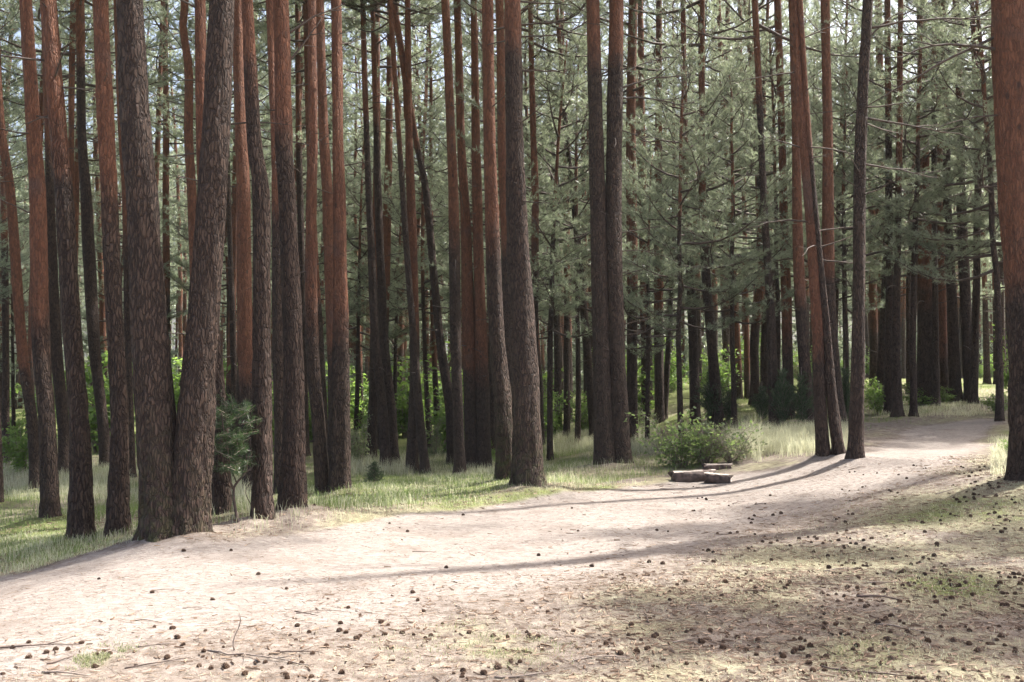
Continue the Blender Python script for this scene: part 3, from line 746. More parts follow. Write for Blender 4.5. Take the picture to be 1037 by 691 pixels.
# the far stand
def free(x, y, gap):
    return all((x-a)**2+(y-b)**2 > gap*gap for a, b in TREEPOS)
def on_path(x, y):
    u, v, f = project(np.array([x, y, float(H(x, y))]))
    return (y < 55 and 850 < u < 1005 and y > 12 and v > 409) or (x > 8 and abs(x-(8.5+(y-22)*.62)) < 2.2 and y < 42)
cnt = 0; tries = 0
rng = np.random.default_rng(21)
while cnt < 205 and tries < 6000:
    tries += 1
    d = 27+(88-27)*rng.uniform()**.85
    if cnt < 45: d = rng.uniform(27, 42)
    a = rng.uniform(-32, 31)
    x = math.tan(R(a))*d
    if not free(x, d, 1.6) or on_path(x, d): continue
    if d < 48 and shades_young(np.full(3, x), np.full(3, d), np.array([12., 16., 20.])).max() > 0: continue
    u, v, f = project(np.array([x, d, float(H(x, d))]))
    low = (u > 540 and rng.uniform() < .55) or rng.uniform() < .36
    i = rng.integers(0, 3 if low else 6)
    depth_w = 'mid-distance' if d < 45 else ('distant' if d < 65 else 'farthest')
    look = ('low-boughed' if low else ['slender', 'straight', 'slim'][int(i) % 3])
    s = rng.uniform(.85, 1.15)
    if u < -20 or u > 1057: lab = f'{depth_w} {look} pine {between(u)}'
    else: lab = f'{depth_w} {look} pine {between(u)}'
    if len(lab.split()) > 16: lab = f'{look} pine {between(u)}'
    place_tree((LOWV if low else FARV)[i], x, d, rng.uniform(0, 6.28), s, lab, 'pines of the far stand', R(1.8))
    TREEPOS.append((x, d)); cnt += 1

# ------------------------------------------------------------------ the wood beyond: one mass
def far_wood():
    rng = np.random.default_rng(77)
    g = Geo(); TP = []; TA = []
    for i in range(640):
        d = rng.uniform(72, 150); a = rng.uniform(-44, 44); x = math.tan(R(a))*d
        z0 = float(H(x, d)); h = rng.uniform(17, 24); lean = rng.normal(0, .3, 2)
        zb = h*rng.uniform(.22, .5)
        g.tube([[x, d, z0-.3], [x+lean[0]*.5, d+lean[1]*.5, z0+h*.5], [x+lean[0], d+lean[1], z0+h]], [.16, .12, .03], 6)
        n = 560
        t = rng.uniform(0, 1, n)**.9; z = zb+(h-zb)*t
        rr = 2.5*(1-t**2)**.7*np.sqrt(rng.uniform(0, 1, n)); th = rng.uniform(0, 6.28, n)
        lump = vnoise(th*1.6+i*9, z*1.1, i) > .42
        P = np.stack([x+lean[0]*z/h+rr*np.cos(th), d+rr*np.sin(th), z0+z], 1)[lump]
        TP.append(P); TA.append(rng.normal(0, 1, P.shape)+[0, 0, .5])
        m = 150; q = rng.normal(0, 1, (m, 3))*[1.3, 1.3, 0]+[x+rng.normal(0, 2), d+rng.normal(0, 2), z0]
        q[:, 2] += rng.uniform(0, 1, m)**1.3*rng.uniform(2, 6.5)
        TP.append(q); TA.append(rng.normal(0, 1, q.shape)+[0, 0, .5])
    V, T, Q, A = g.arrays()
    nv, nt_, tint = needles(np.concatenate(TP), np.concatenate(TA), 5, .48, .125, rng)
    tm = np.concatenate([np.zeros(len(T), int), np.ones(len(nt_), int)])
    me = mesh_from('far_wood', np.concatenate([V, nv]), np.concatenate([T, nt_+len(V)]), Q, [M_BARK, M_NEED], tri_mat=tm, attrs={'tint': np.concatenate([A, tint]), 'orange': np.full(len(V)+len(nv), .75), 'moss': np.zeros(len(V)+len(nv))})
    tag(link('far_wood', me), 'solid mass of pines closing the view beyond the stand', 'wood', None, 'stuff')
far_wood()

# ------------------------------------------------------------------ shrubs
def shrub_meshes(seed, h, w, stems, nleaf, size, matl, lean=0., base=.25, droop=.2):
    rng = np.random.default_rng(seed)
    g = Geo(); LP = []; LD = []
    for i in range(stems):
        a = rng.uniform(0, 6.28); rr = rng.uniform(0, .25)*w
        hh = h*rng.uniform(.4, 1.1)
        s = np.linspace(0, 1, 6)
        out = rng.uniform(.3, 1)*w*.5
        P = np.stack([rr*.3*math.cos(a)+math.cos(a)*out*s**1.4+lean*s, rr*.3*math.sin(a)+math.sin(a)*out*s**1.4, -.05+hh*s], 1)+rng.normal(0, .02*h, (6, 3))*s[:, None]
        g.tube(P, np.linspace(.007+.006*h, .003, 6), 5)
        m = nleaf//stems
        nb = 9
        for b in range(nb):
            f = base+(1-base)*(b+rng.uniform())/nb
            p = np.array([np.interp(f, s, P[:, c]) for c in range(3)])
            dd = norm(np.array([rng.normal(), rng.normal(), rng.uniform(-.1, .7)])); l = w*rng.uniform(.12, .33)
            g.tube(np.stack([p, p+dd*l*.5+[0, 0, .01], p+dd*l]), [.004, .003, .002], 3, cap=False)
            k = max(1, m//nb); q = rng.uniform(.1, 1.1, k)
            LP.append(p+dd*l*q[:, None]+rng.normal(0, .16*l+.01, (k, 3))); LD.append(np.broadcast_to(dd, (k, 3))+rng.normal(0, .7, (k, 3))-[0, 0, droop])
    V, T, Q, A = g.arrays()
    st = mesh_from('stem', V, T, Q, [M_TWIG])
    P = np.concatenate(LP); D = norm(np.concatenate(LD)); n = len(P)
    L = size*rng.uniform(.6, 1.25, (n, 1)); sd = norm(np.cross(D, norm(rng.normal(size=(n, 3))+[0, 0, 1.2])))*L*.3
    up = norm(np.cross(sd, D))*L*.06
    LV = np.stack([P, P+D*L*.45+sd+up, P+D*L, P+D*L*.45-sd+up], 1).reshape(-1, 3)
    i = np.arange(n)[:, None]*4
    LT = np.concatenate([i+[0, 1, 2], i+[0, 2, 3]])
    fo = mesh_from('foliage', LV, LT, None, [matl], attrs={'tint': np.repeat(rng.uniform(0, 1, n), 4)})
    return st, fo

def conifer_shrub_meshes(seed, h, w, matl, nb=70, K=8, ln=.055, wd=.008, spire=False, base=.05, tiers=1.0):
    rng = np.random.default_rng(seed)
    g = Geo(); TP = []; TA = []
    g.tube([[0, 0, -.05], [.02*h, .01, h*.5], [0, 0, h]], [.012+.01*h, .01+.004*h, .004], 6)
    az = 0
    for i in range(nb):
        t = base+(1-base)*(i+rng.uniform())/nb; az += 2.4
        L = w*.5*((1-t)**.8 if spire else max(.12, math.sin(min(1, t*1.15+.12)*3.14))**.6)*rng.uniform(.7, 1.2)+.04
        el = R(rng.uniform(5, 30)) if spire else R(rng.uniform(35, 70))
        dd = np.array([math.cos(az)*math.cos(el), math.sin(az)*math.cos(el), math.sin(el)])
        p0 = np.array([0, 0, h*t*(1 if spire else .8)]); e = p0+dd*L
        g.tube(np.stack([p0, (p0+e)/2-[0, 0, .05*L], e]), [.006, .004, .002], 3, cap=False)
        n = max(4, int(L/.022))
        f = rng.uniform(.15, 1.05, n)
        TP.append(p0+(e-p0)*f[:, None]+rng.normal(0, .05*L+.01, (n, 3))); TA.append(np.broadcast_to(dd, (n, 3))+rng.normal(0, .5, (n, 3)))
    V, T, Q, A = g.arrays()
    st = mesh_from('stem', V, T, Q, [M_TWIG])
    nv, nt_, tint = needles(np.concatenate(TP), np.concatenate(TA), K, ln, wd, rng, (15, 65))
    return st, mesh_from('foliage', nv, nt_, None, [matl], attrs={'tint': tint})

def place_shrub(ms, name, loc, rz, s, label, cat, group=None):
    root = empty(name, loc, label, cat, group); root.rotation_euler.z = rz
    root.scale = s if isinstance(s, tuple) else (s, s, s)
    for m, nme in zip(ms, ('stem', 'foliage')): link(nme, m, root)
    return root

GS = 'shrubs of the undergrowth'
LEAFY = [shrub_meshes(200+i, 1., 1., 7, 1500, .075, M_LEAF) for i in range(3)]
PALE = [shrub_meshes(210+i, 1., .8, 6, 900, .06, M_PALE) for i in range(2)]
JUNI = [conifer_shrub_meshes(220+i, 1., .5, M_JUN, 90) for i in range(2)]
def gp(u, v): return at(u, v)
def gd(u, d):
    p = atdepth(u, 400, d); p[2] = float(H(p[0], p[1])); return p

# the big green shrub behind the split logs: a broad low spruce-like bush and a bright leafy weed clump
p = gp(690, 473); place_shrub(shrub_meshes(236, .9, 1.25, 10, 1100, .07, M_MID2, base=.05), 'leafy_shrub', p, .3, (1., 1., 1.), 'loose grey-green leafy bush behind the split logs', 'shrub', GS)
p = gp(716, 470); place_shrub(shrub_meshes(231, .85, 1.35, 24, 1500, .075, M_MID2, droop=-.9), 'leafy_shrub', p, 1., (1.1, 1.1, .85), 'bright green leafy weed clump right behind the split logs', 'shrub', GS)
p = gp(742, 468); place_shrub(shrub_meshes(232, .85, 1.2, 20, 900, .07, M_PALE, droop=-.9), 'leafy_shrub', p, 2., (.9, .9, .75), 'narrow-leaved green weed clump at the left end of the tall grass', 'shrub', GS)
p = gp(379, 491); place_shrub(conifer_shrub_meshes(233, .42, .42, M_JUN, 46, 8, .05, .008, True), 'young_spruce', p, .3, 1., 'tiny dark green spruce in the grass left of the forked pine', 'shrub', GS)
# spindly juniper right of the twin-trunk pine
def spindly():
    rng = np.random.default_rng(240)
    p = gp(243, 536); d = p[1]
    root = empty('juniper_bush', p, 'spindly juniper with a curved bare stem beside the twin-trunk pine', 'shrub', GS)
    k = d/F
    def L(u, v, dy=0.): return np.array([(u-243)*k, dy, (536-v)*k])
    for pts, r in [([(243,536,0),(240,524,0),(236,508,.03),(235,497,.05),(238,490,.05),(246,480,.08),(247,468,.1),(243,450,.1),(238,425,.05)], .017),
                   ([(235,497,.05),(232,485,0),(233,465,-.05),(229,440,-.1),(226,418,-.1)], .013),
                   ([(246,480,.08),(252,474,.15),(257,462,.2),(254,440,.2)], .009),
                   ([(253,530,.1),(252,515,.1),(247,500,.05),(251,490,.1)], .006),
                   ([(238,490,.05),(231,478,.1),(222,466,.15),(219,450,.1)], .008)]:
        g = Geo(); P = catmull([L(*q) for q in pts], 16)
        g.tube(P, np.linspace(r, r*.4, 16), 7); V, T, Q, A = g.arrays()
        link('stem', mesh_from('stem', V, T, Q, [M_LIMB]), root)
    g = Geo(); TP = []; TA = []
    for i in range(120):
        c = L(rng.normal(233, 10), rng.uniform(412, 478), rng.normal(0, .14))
        dd = norm(np.array([rng.normal(), rng.normal(), rng.uniform(-.3, .9)])); l = rng.uniform(.10, .24)
        g.tube(np.stack([c, c+dd*l*.5, c+dd*l]), [.004, .003, .002], 3, cap=False)
        n = 9; f = rng.uniform(0, 1, n)
        TP.append(c+dd*l*f[:, None]+rng.normal(0, .015, (n, 3))); TA.append(np.broadcast_to(dd, (n, 3))+rng.normal(0, .4, (n, 3)))
    V, T, Q, A = g.arrays(); nv, nt_, tint = needles(np.concatenate(TP), np.concatenate(TA), 9, .045, .006, rng)
    tm = np.concatenate([np.zeros(len(T), int), np.ones(len(nt_), int)])
    link('foliage', mesh_from('foliage', np.concatenate([V, nv]), np.concatenate([T, nt_+len(V)]) if len(T) else nt_+len(V), Q, [M_TWIG, M_JUN], tri_mat=tm, attrs={'tint': np.concatenate([A, tint])}), root)
spindly()
# junipers on the right
for i, (u, v, hpx, wpx, lab) in enumerate([(721,434,62,40,'dark juniper wrapped round the foot of a dark pine behind the split logs'),(738,430,38,28,'small dark juniper between two slim pines behind the tall grass'),
        (793,435,66,30,'tall dark juniper at the left end of the juniper row behind the tall grass'),(812,433,58,34,'dark juniper in the middle of the row behind the tall grass'),(826,430,80,26,'tall dark juniper just behind the leaning orange pine'),
        (856,428,60,30,'dark juniper between the leaning orange pine and the straight one'),(772,428,40,26,'low juniper left of the juniper row')]):
    p = gp(u, v); k = p[1]/F
    place_shrub(JUNI[i % 2], 'juniper_bush', p, i*1.3, (wpx*k/.55, wpx*k/.55, hpx*k/.95), lab, 'shrub', GS)
for i, (u, v, hpx, wpx, ms, lab) in enumerate([(558,446,48,52,LEAFY[0],'leafy green shrub right of the thick central pine'),(650,438,30,36,PALE[0],'pale grey-green shrub right of the double pine'),
        (888,420,40,34,LEAFY[1],'green shrub at the left side of the far path'),(930,412,22,40,LEAFY[2],'low green shrub at the foot of the thick pine by the far path'),
        (955,408,16,30,LEAFY[0],'low green shrub under the pale reddish pine at the end of the path'),(1012,420,26,30,LEAFY[1],'small leafy plant left of the thick tree at the right edge'),
        (1028,408,70,46,LEAFY[2],'tall green shrub just left of the thick tree at the right edge'),(366,470,62,40,PALE[1],'tall pale shrub left of the pair of thin dark pines'),(352,468,40,26,PALE[0],'pale shrub right of the dark-footed orange pine'),
        (752,432,22,22,PALE[1],'small pale shrub behind the tall grass'),(441,462,40,30,PALE[0],'thin pale shrub left of the left-leaning brown pine'),(497,470,30,22,LEAFY[2],'small shrub left of the thick central pine'),
        (1022,462,16,20,LEAFY[0],'small green plant at the foot of the thick tree at the right edge'),(25,480,60,60,LEAFY[1],'leafy shrub at the left edge behind the slim leaning pine'),
        (600,432,26,30,LEAFY[1],'green shrub close behind the double pine'),(228,482,34,30,LEAFY[0],'leafy shrub behind the spindly juniper')]):
    p = gp(u, v); k = p[1]/F
    place_shrub(ms, 'leafy_shrub', p, i*1.7, (wpx*k/1.05, wpx*k/1.05, hpx*k/1.05), lab, 'shrub', GS)
# undergrowth farther back, sunlit deciduous saplings
rng = np.random.default_rng(31)
cnt = 0
while cnt < 85:
    d = rng.uniform(30, 62); u = rng.uniform(-120, 1150)
    p = gd(u, d)
    if on_path(p[0], p[1]) or (u > 845 and d < 45): continue
    s = rng.uniform(.8, 3.0)*(1.1 if u < 540 else .8)
    i = int(rng.integers(0, 3)); pale = rng.uniform() < .2
    lab = ('pale' if pale else 'bright green') + (' tall' if s > 2.2 else ' low') + f' shrub {between(u)}'
    place_shrub(PALE[i % 2] if pale else LEAFY[i], 'leafy_shrub', p, rng.uniform(0, 6.28), (s*1.1, s*1.1, s), lab, 'shrub', GS)
    cnt += 1

# ------------------------------------------------------------------ path outline and ground zones
EDGE_FAR = [(-400,640),(-120,608),(0,585),(100,566),(200,556),(250,551),(350,533),(450,515),(560,505),(640,492),(690,487),(740,480),(800,475),(860,470),(893,457),(915,440),(945,431),(1000,424)]
EDGE_NEAR = [(1004,429),(976,447),(943,469),(920,488),(860,500),(780,512),(700,532),(640,552),(560,574),(450,594),(300,618),(150,632),(0,668),(-400,760)]
POLY = np.array([at(u, v)[:2] for u, v in EDGE_FAR+EDGE_NEAR])
def poly_sd(x, y, poly):
    """signed distance, positive inside"""
    x = np.asarray(x, float); y = np.asarray(y, float)
    best = np.full(x.shape, 1e9); ins = np.zeros(x.shape, bool)
    for (ax, ay), (bx, by) in zip(poly, np.roll(poly, -1, 0)):
        dx, dy = bx-ax, by-ay
        t = np.clip(((x-ax)*dx+(y-ay)*dy)/(dx*dx+dy*dy+1e-12), 0, 1)
        best = np.minimum(best, (x-ax-t*dx)**2+(y-ay-t*dy)**2)
        c = ((ay > y) != (by > y)) & (x < (bx-ax)*(y-ay)/(by-ay+1e-12)+ax)
        ins ^= c
    dd = np.sqrt(best)
    return np.where(ins, dd, -dd)

def zones(x, y):
    h = base_h(x, y)
    u, v, f = project(np.stack([x, y, h], -1))
    sd = poly_sd(x, y, POLY); nz = fbm(x/1.1, y/1.1, 8)-.5
    n = (x+4.3)*-0.72+(y-8.3)*0.70
    w_ = np.where(n > -1.2, .55, np.where(y > 17, .4, 1.5))
    path = sstep(sd+(.5+.5*w_)*nz, -w_, .5*w_+.15)
    fore = sstep(v, 560, 690)*(y > 0)*.35                                     # sand runs out towards the camera
    path = np.maximum(path, fore*(fbm(x/.9, y/.9, 9) > .45)*(1-sstep(u, 450, 800)))
    n = (x+4.3)*-0.72+(y-8.3)*0.70
    forest = sstep(n, .2, 1.2)
    g = fbm(x/1.7, y/1.7, 12)
    green = np.where(forest > .5, .25+.9*g, -.02+.72*fbm(x/.8, y/.8, 13))+.5*sstep(np.abs(y), 26, 45)
    green = green+.15*sstep(u, 560, 860)*(v > 470)
    for cx, cy, rx, ry, a in [(105,660,22,14,.3),(510,655,60,14,.2),(440,640,90,22,.2),(950,520,120,18,.2),(1000,440,50,30,.35),(420,500,140,14,.2),(560,505,120,6,.35),(30,550,80,22,.5),(960,590,60,14,.4),(880,660,60,16,.3)]:
        q = ((u-cx)/rx)**2+((v-cy)/ry)**2
        green = green+a*np.clip(1.3-q, 0, 1)*(y > 0)
    green = green+.75*np.exp(-((sd-.1)/.45)**2)*sstep(u, 260, 360)*(1-sstep(u, 640, 720))*(n > -1.6)*(y > 0)
    green = green*(1-path*np.where((u > 280) & (u < 700) & (n > -1.2), .55, 1.))
    rust = np.zeros_like(x)
    for cx, cy, rx, ry, a in [(1000,660,70,9,.3),(930,535,40,6,.3),(300,688,60,8,.3),(15,676,30,8,.3),(590,672,70,8,.2)]:
        q = ((u-cx)/rx)**2+((v-cy)/ry)**2
        rust = rust+a*np.clip(1.3-q, 0, 1)*(y > 0)
    return path, np.clip(green, 0, 1.2), rust

MND = [(t['base'][0], t['base'][1], t['pts'][-1][2]*t['dep']/F) for t in S if t['dep'] < 22]
def mound(x, y):
    m = np.zeros_like(np.asarray(x, float))
    for bx, by, w in MND:
        k = (np.abs(x-bx) < 1.5) & (np.abs(y-by) < 1.5)
        if k.any():
            xx, yy = x[k], y[k]
            m[k] = np.maximum(m[k], .09*np.exp(-((xx-bx)**2+(yy-by)**2)/(w*1.6+.12)**2)*(.6+.8*vnoise(xx/.3, yy/.3, 90)))
    return m
def axis(lo, a, b, hi, step):
    mid = np.arange(a, b, step)
    out = []; s = step; p = b
    while p < hi: out.append(p); s *= 1.12; p += s
    out.append(hi)
    inn = []; s = step; p = a
    while p > lo: s *= 1.12; p -= s; inn.append(max(p, lo))
    return np.concatenate([inn[::-1], mid, out])
gx = axis(-420, -9, 10, 420, .085); gy = axis(-300, 3.5, 22, 700, .085)
X, Y = np.meshgrid(gx, gy); xf, yf = X.ravel(), Y.ravel()
pth, grn, rst = zones(xf, yf)
Z = H(xf, yf)+(1-pth)*.03*(vnoise(xf/.23, yf/.23, 40)-.5)*(np.abs(yf) < 40)+.012*(vnoise(xf/.12, yf/.12, 41)-.5)*(np.abs(yf) < 30)-pth*.03
nx, ny = len(gx), len(gy)
i = np.arange(ny-1)[:, None]*nx; j = np.arange(nx-1)[None]
Q = np.stack([i+j, i+j+1, i+nx+j+1, i+nx+j], -1).reshape(-1, 4)
Z = Z+mound(xf, yf)
gm = mesh_from('ground', np.stack([xf, yf, Z], 1), None, Q, [M_GROUND], attrs={'path': pth, 'green': grn, 'rust': rst})
go = link('ground', gm); go['kind'] = 'structure'; go['label'] = 'sandy path and mossy needle-strewn forest floor'

def GH(x, y):
    p, _, _ = zones(x, y)
    return H(x, y)+(1-p)*.03*(vnoise(x/.23, y/.23, 40)-.5)+.012*(vnoise(x/.12, y/.12, 41)-.5)-p*.03+mound(np.asarray(x, float), np.asarray(y, float))

def px_scatter(n, u0, u1, v0, v1, rng):
    """points spread evenly over a patch of the ground seen there"""
    c = np.array([at(u, v)[:2] for u, v in ((u0, v1), (u1, v1), (u1, v0), (u0, v0))])
    lo, hi = c.min(0), c.max(0)
    P = rng.uniform(lo, hi, (n, 2))
    u, v, f = project(np.stack([P[:, 0], P[:, 1], base_h(P[:, 0], P[:, 1])], 1))
    k = (u > u0) & (u < u1) & (v > v0) & (v < v1)
    return P[k]

def grass_mesh(name, P, hgt, w, rng, matl, lean=.5, tint=None):
    n = len(P); z = GH(P[:, 0], P[:, 1])
    B = np.stack([P[:, 0], P[:, 1], z-.01], 1)
    h = (np.broadcast_to(hgt, n)*rng.uniform(.5, 1.3, n))[:, None]
    a = rng.uniform(0, 6.28, n); dr = np.stack([np.cos(a), np.sin(a), np.zeros(n)], 1)
    sd = np.stack([-np.sin(a), np.cos(a), np.zeros(n)], 1)*w*.5*rng.uniform(.7, 1.3, n)[:, None]
    ln = (rng.uniform(.1, 1, n)*lean)[:, None]
    mid = B+[0, 0, 1]*h*.6+dr*h*ln*.3; tip = B+[0, 0, 1]*h*(1-.25*ln)+dr*h*ln
    V = np.stack([B-sd, B+sd, mid-sd*.7, mid+sd*.7, tip], 1).reshape(-1, 3)
    i = np.arange(n)[:, None]*5
    T = np.concatenate([i+[2, 3, 4]]); Qd = i+[0, 1, 3, 2]
    tn = np.repeat(rng.uniform(0, 1, n) if tint is None else tint, 5)
    return mesh_from(name, V, T, Qd, [matl], attrs={'tint': tn}, smooth_quads=False)

rng = np.random.default_rng(91)
# forest-floor grass left of the path and among the trees
P = np.stack([rng.uniform(-22, 16, 420000), rng.uniform(7, 34, 420000)], 1)
n_ = (P[:, 0]+4.3)*-0.72+(P[:, 1]-8.3)*0.70
pt, gr_, _ = zones(P[:, 0], P[:, 1])
dens = np.clip((gr_-.3)*1.6, 0, 1)*(pt < .25)*sstep(n_+1.6*(fbm(P[:, 0]/.6, P[:, 1]/.6, 55)-.5), -.2, 1.1)
keep = rng.uniform(size=len(P)) < dens*np.clip(14/P[:, 1], .35, 1)
P = P[keep][:130000]
tag(link('grass', grass_mesh('grass', P, .05+.10*vnoise(P[:, 0]/1.3, P[:, 1]/1.3, 50), .007, rng, M_GRASS, .8)), 'low green grass and moss under the pines', 'grass', None, 'stuff')
# pale dry grass along the path edge and in the sunlit clearings behind it
tall = []
for (u0, u1, v0, v1, n, hh) in [(738,868,436,466,26000,.30),(545,670,428,464,22000,.30),(400,690,466,505,9000,.12),(195,440,488,548,9000,.12),(-10,150,468,512,15000,.25),(340,420,462,486,5000,.3),
                                (420,560,452,486,8000,.22),(205,260,470,535,6000,.3),(735,775,450,470,2500,.5),(330,700,484,528,16000,.06),(880,1010,408,424,8000,.12),(1000,1040,440,492,9000,.13),(-30,190,535,590,14000,.07)]:
    q = px_scatter(n*3, u0, u1, v0, v1, rng)[:n]
    pp, _, _ = zones(q[:, 0], q[:, 1]); q = q[(pp < .3)]
    eu, ev, _ = project(np.column_stack([q, base_h(q[:, 0], q[:, 1])]))
    e = np.minimum(np.minimum(eu-u0, u1-eu)/(.22*(u1-u0)), np.minimum(ev-v0, v1-ev)/(.35*(v1-v0)))
    q = q[rng.uniform(size=len(q)) < sstep(e+.9*(fbm(q[:, 0]/.5, q[:, 1]/.5, 63)-.5), .1, .7)*(.2+1.2*fbm(q[:, 0]/.35, q[:, 1]/.35, 61))]
    tall.append(np.column_stack([q, np.full(len(q), hh)]))
q = np.concatenate(tall)
tag(link('tall_dry_grass', grass_mesh('tall_dry_grass', q[:, :2], q[:, 2]*(.6+.8*vnoise(q[:, 0]/.8, q[:, 1]/.8, 62)), .006, rng, M_DRY, .7)), 'pale dry grass in tufts along the path edge and between trunks', 'grass', None, 'stuff')
# short dry blades over the near ground
P = np.stack([rng.uniform(-6, 9, 260000), rng.uniform(4, 15, 260000)], 1)
pt, gr_, _ = zones(P[:, 0], P[:, 1])
keep = rng.uniform(size=len(P)) < np.clip(gr_*.75-.12, 0, .8)*(pt < .5)
P = P[keep][:75000]
tag(link('short_grass', grass_mesh('short_grass', P, .022+.02*vnoise(P[:, 0]/.4, P[:, 1]/.4, 70), .0045, rng, M_DRY, 1.1)), 'short straw-coloured grass on the near ground', 'grass', None, 'stuff')
def blob(u, v, rx, n):
    c = at(u, v)[:2]; k = at(u+rx, v)[0]-c[0]
    r = rng.normal(0, .75, (n, 2))*k
    q = c+r*[1, 1.1]
    return q[fbm(q[:, 0]/.16, q[:, 1]/.16, 33) > .52]
P = np.concatenate([blob(104, 661, 24, 1500), blob(90, 668, 18, 500), blob(510, 656, 46, 1500), blob(545, 648, 30, 600), blob(960, 517, 60, 1800), blob(880, 515, 40, 700), blob(960, 593, 40, 900), blob(1010, 600, 25, 500), blob(860, 660, 40, 700), blob(430, 640, 50, 700), blob(900, 690, 40, 700)])
tag(link('green_tufts', grass_mesh('green_tufts', P, .03, .004, rng, M_TUFT, 1.1)), 'small fresh green grass tufts on the near ground', 'grass', None, 'stuff')

# needle litter, bark flakes and crumbs: loose thin bits lying on the ground
def litter(n, xr, yr, seed):
    rng = np.random.default_rng(seed)
    P = np.stack([rng.uniform(*xr, n), rng.uniform(*yr, n)], 1)
    pt, gr_, _ = zones(P[:, 0], P[:, 1])
    u, v, f = project(np.stack([P[:, 0], P[:, 1], base_h(P[:, 0], P[:, 1])], 1))
    den = (.2+.8*fbm(P[:, 0]/.7, P[:, 1]/.7, 80)**1.2)*(1-.66*pt)*(.55+.45*sstep(u, 300, 800))
    P = P[rng.uniform(size=n) < den]; n = len(P)
    z = GH(P[:, 0], P[:, 1])+.004
    a = rng.uniform(0, 6.28, n); on = zones(P[:, 0], P[:, 1])[0]; big = rng.uniform(size=n) < .16*(1-.93*on); L = np.where(big, rng.uniform(.02, .075, n), rng.uniform(.02, .055, n)); W = np.where(big, rng.uniform(.005, .016, n), .0024)
    d = np.stack([np.cos(a), np.sin(a), rng.normal(0, .12, n)], 1)*L[:, None]*.5
    s = np.stack([-np.sin(a), np.cos(a), rng.normal(0, .3, n)], 1)*W[:, None]*.5
    B = np.stack([P[:, 0], P[:, 1], z], 1); up = np.array([0, 0, 1.])*np.maximum(W*.5, .0015)[:, None]
    V = np.stack([B-d-s, B-d+s, B-d+up, B+d-s*.7, B+d+s*.7, B+d+up*.8], 1).reshape(-1, 3)
    i = np.arange(n)[:, None]*6
    T = np.concatenate([i+[0, 2, 1], i+[3, 4, 5]]); Qd = np.concatenate([i+[0, 3, 5, 2], i+[1, 2, 5, 4]])
    me = mesh_from('needle_litter', V, T, Qd, [M_LITTER], attrs={'tint': np.repeat(rng.uniform(0, 1, n)**1.5, 6)}, smooth_quads=False)
    tag(link('needle_litter', me), 'fallen needles, bark flakes and crumbs strewn over the ground', 'litter', None, 'stuff')
litter(210000, (-6.5, 9.5), (4, 15), 5)
litter(70000, (-4, 5), (4.2, 8.2), 6)

# ------------------------------------------------------------------ pine cones
def cone_mesh(seed, openn):
    rng = np.random.default_rng(seed)
    g = Geo(); L, W = .05, .019
    n = 62
    for i in range(n):
        t = (i+.5)/n; z = -L*.42+L*.95*t
        r = W*math.sin(min(1, .18+t*.9)*3.0)**.7*.72
        th = i*2.39996
        o = np.array([math.cos(th), math.sin(th), 0]); s = np.array([-math.sin(th), math.cos(th), 0])
        l = W*(.75*openn)*(1-.55*t); w = W*.42*(1-.4*t)
        b = o*r*.5+[0, 0, z]; tip = o*(r+l)+[0, 0, z+l*.55*(.6+t)]
        V = [b-s*w*.6, b+s*w*.6, tip+s*w, tip-s*w, tip+[0, 0, -.004]+o*.001]
        g.add(V, [[3, 2, 4], [0, 3, 4], [1, 4, 2]], [[0, 1, 2, 3]], a=[.15, .15, .9, .9, .5])
    s = np.linspace(-.45, .5, 7)
    g.tube(np.stack([0*s, 0*s, s*L], 1), W*.55*np.sin(np.linspace(.35, 2.9, 7))+.002, 8, a=.1)
    V, T, Q, A = g.arrays()
    # lay on its side
    V = np.stack([V[:, 2], V[:, 1], V[:, 0]], 1)
    return mesh_from('pine_cone', V, T, Q, [M_CONE], attrs={'tint': np.clip(A+rng.normal(0, .15, len(A)), 0, 1)}, smooth_quads=False)
CONES = [cone_mesh(i, [1.25, 1., .7][i]) for i in range(3)]
rng = np.random.default_rng(17)
known = [(451,572),(100,583),(155,597),(187,560),(236,557),(105,657),(180,645),(170,666),(300,647),(332,603),(355,613),(364,620),(425,606),(427,617),(330,655),(316,686),(345,683),(344,638),(350,640),(361,648),(293,641),
         (312,639),(302,632),(317,664),(305,673),(345,629),(420,598),(466,686),(516,644),(502,643),(537,643),(533,640),(553,619),(568,570),(600,572),(610,576),(633,586),(645,583),(650,588),(678,607),(678,600),(583,639),(618,650),
         (665,535),(676,537),(580,513),(600,557),(530,607),(545,560),(640,632),(650,650),(655,660),(480,616),(505,646),(545,645),(475,640),(468,680),(470,520),(396,528),(405,532),(412,536),(320,520),(262,578),(290,593),(215,604),
         (833,570),(898,543),(917,541),(820,580),(780,567),(905,566),(930,571),(947,576),(987,590),(995,586),(960,590),(923,593),(895,599),(858,598),(829,587),(856,596),(868,597),(904,625),(918,640),(952,636),(941,648),(965,648),
         (902,668),(860,684),(782,612),(800,590),(836,632),(845,634),(768,655),(755,620),(735,590),(720,612),(744,565),(720,560),(695,590),(700,640),(790,640),(815,650),(1004,578),(1012,586),(1020,601),(1000,600),(985,604),
         (1015,615),(1010,650),(1022,687),(990,660),(975,680),(930,690),(905,678)]
cones = [at(u+rng.normal(0, 1), v) for u, v in known]
while len(cones) < 560:
    v = 470+rng.uniform()*221
    u = rng.uniform(0, 1037)
    w_ = .02+.98*sstep(u, 580, 940)**1.3*(1 if v < 600 else .6)+.12*(v > 630)
    if v < 500 and u < 850: w_ *= .3
    if 480 < v < 510 and u > 900: w_ *= 1.8
    if rng.uniform() > w_: continue
    if vnoise(u/45, v/22, 99) < .38: continue
    p = at(u, v); cones.append(p)
    if rng.uniform() < .5 and len(cones) < 560:
        q = p[:2]+rng.normal(0, .09, 2); cones.append(np.array([q[0], q[1], 0]))
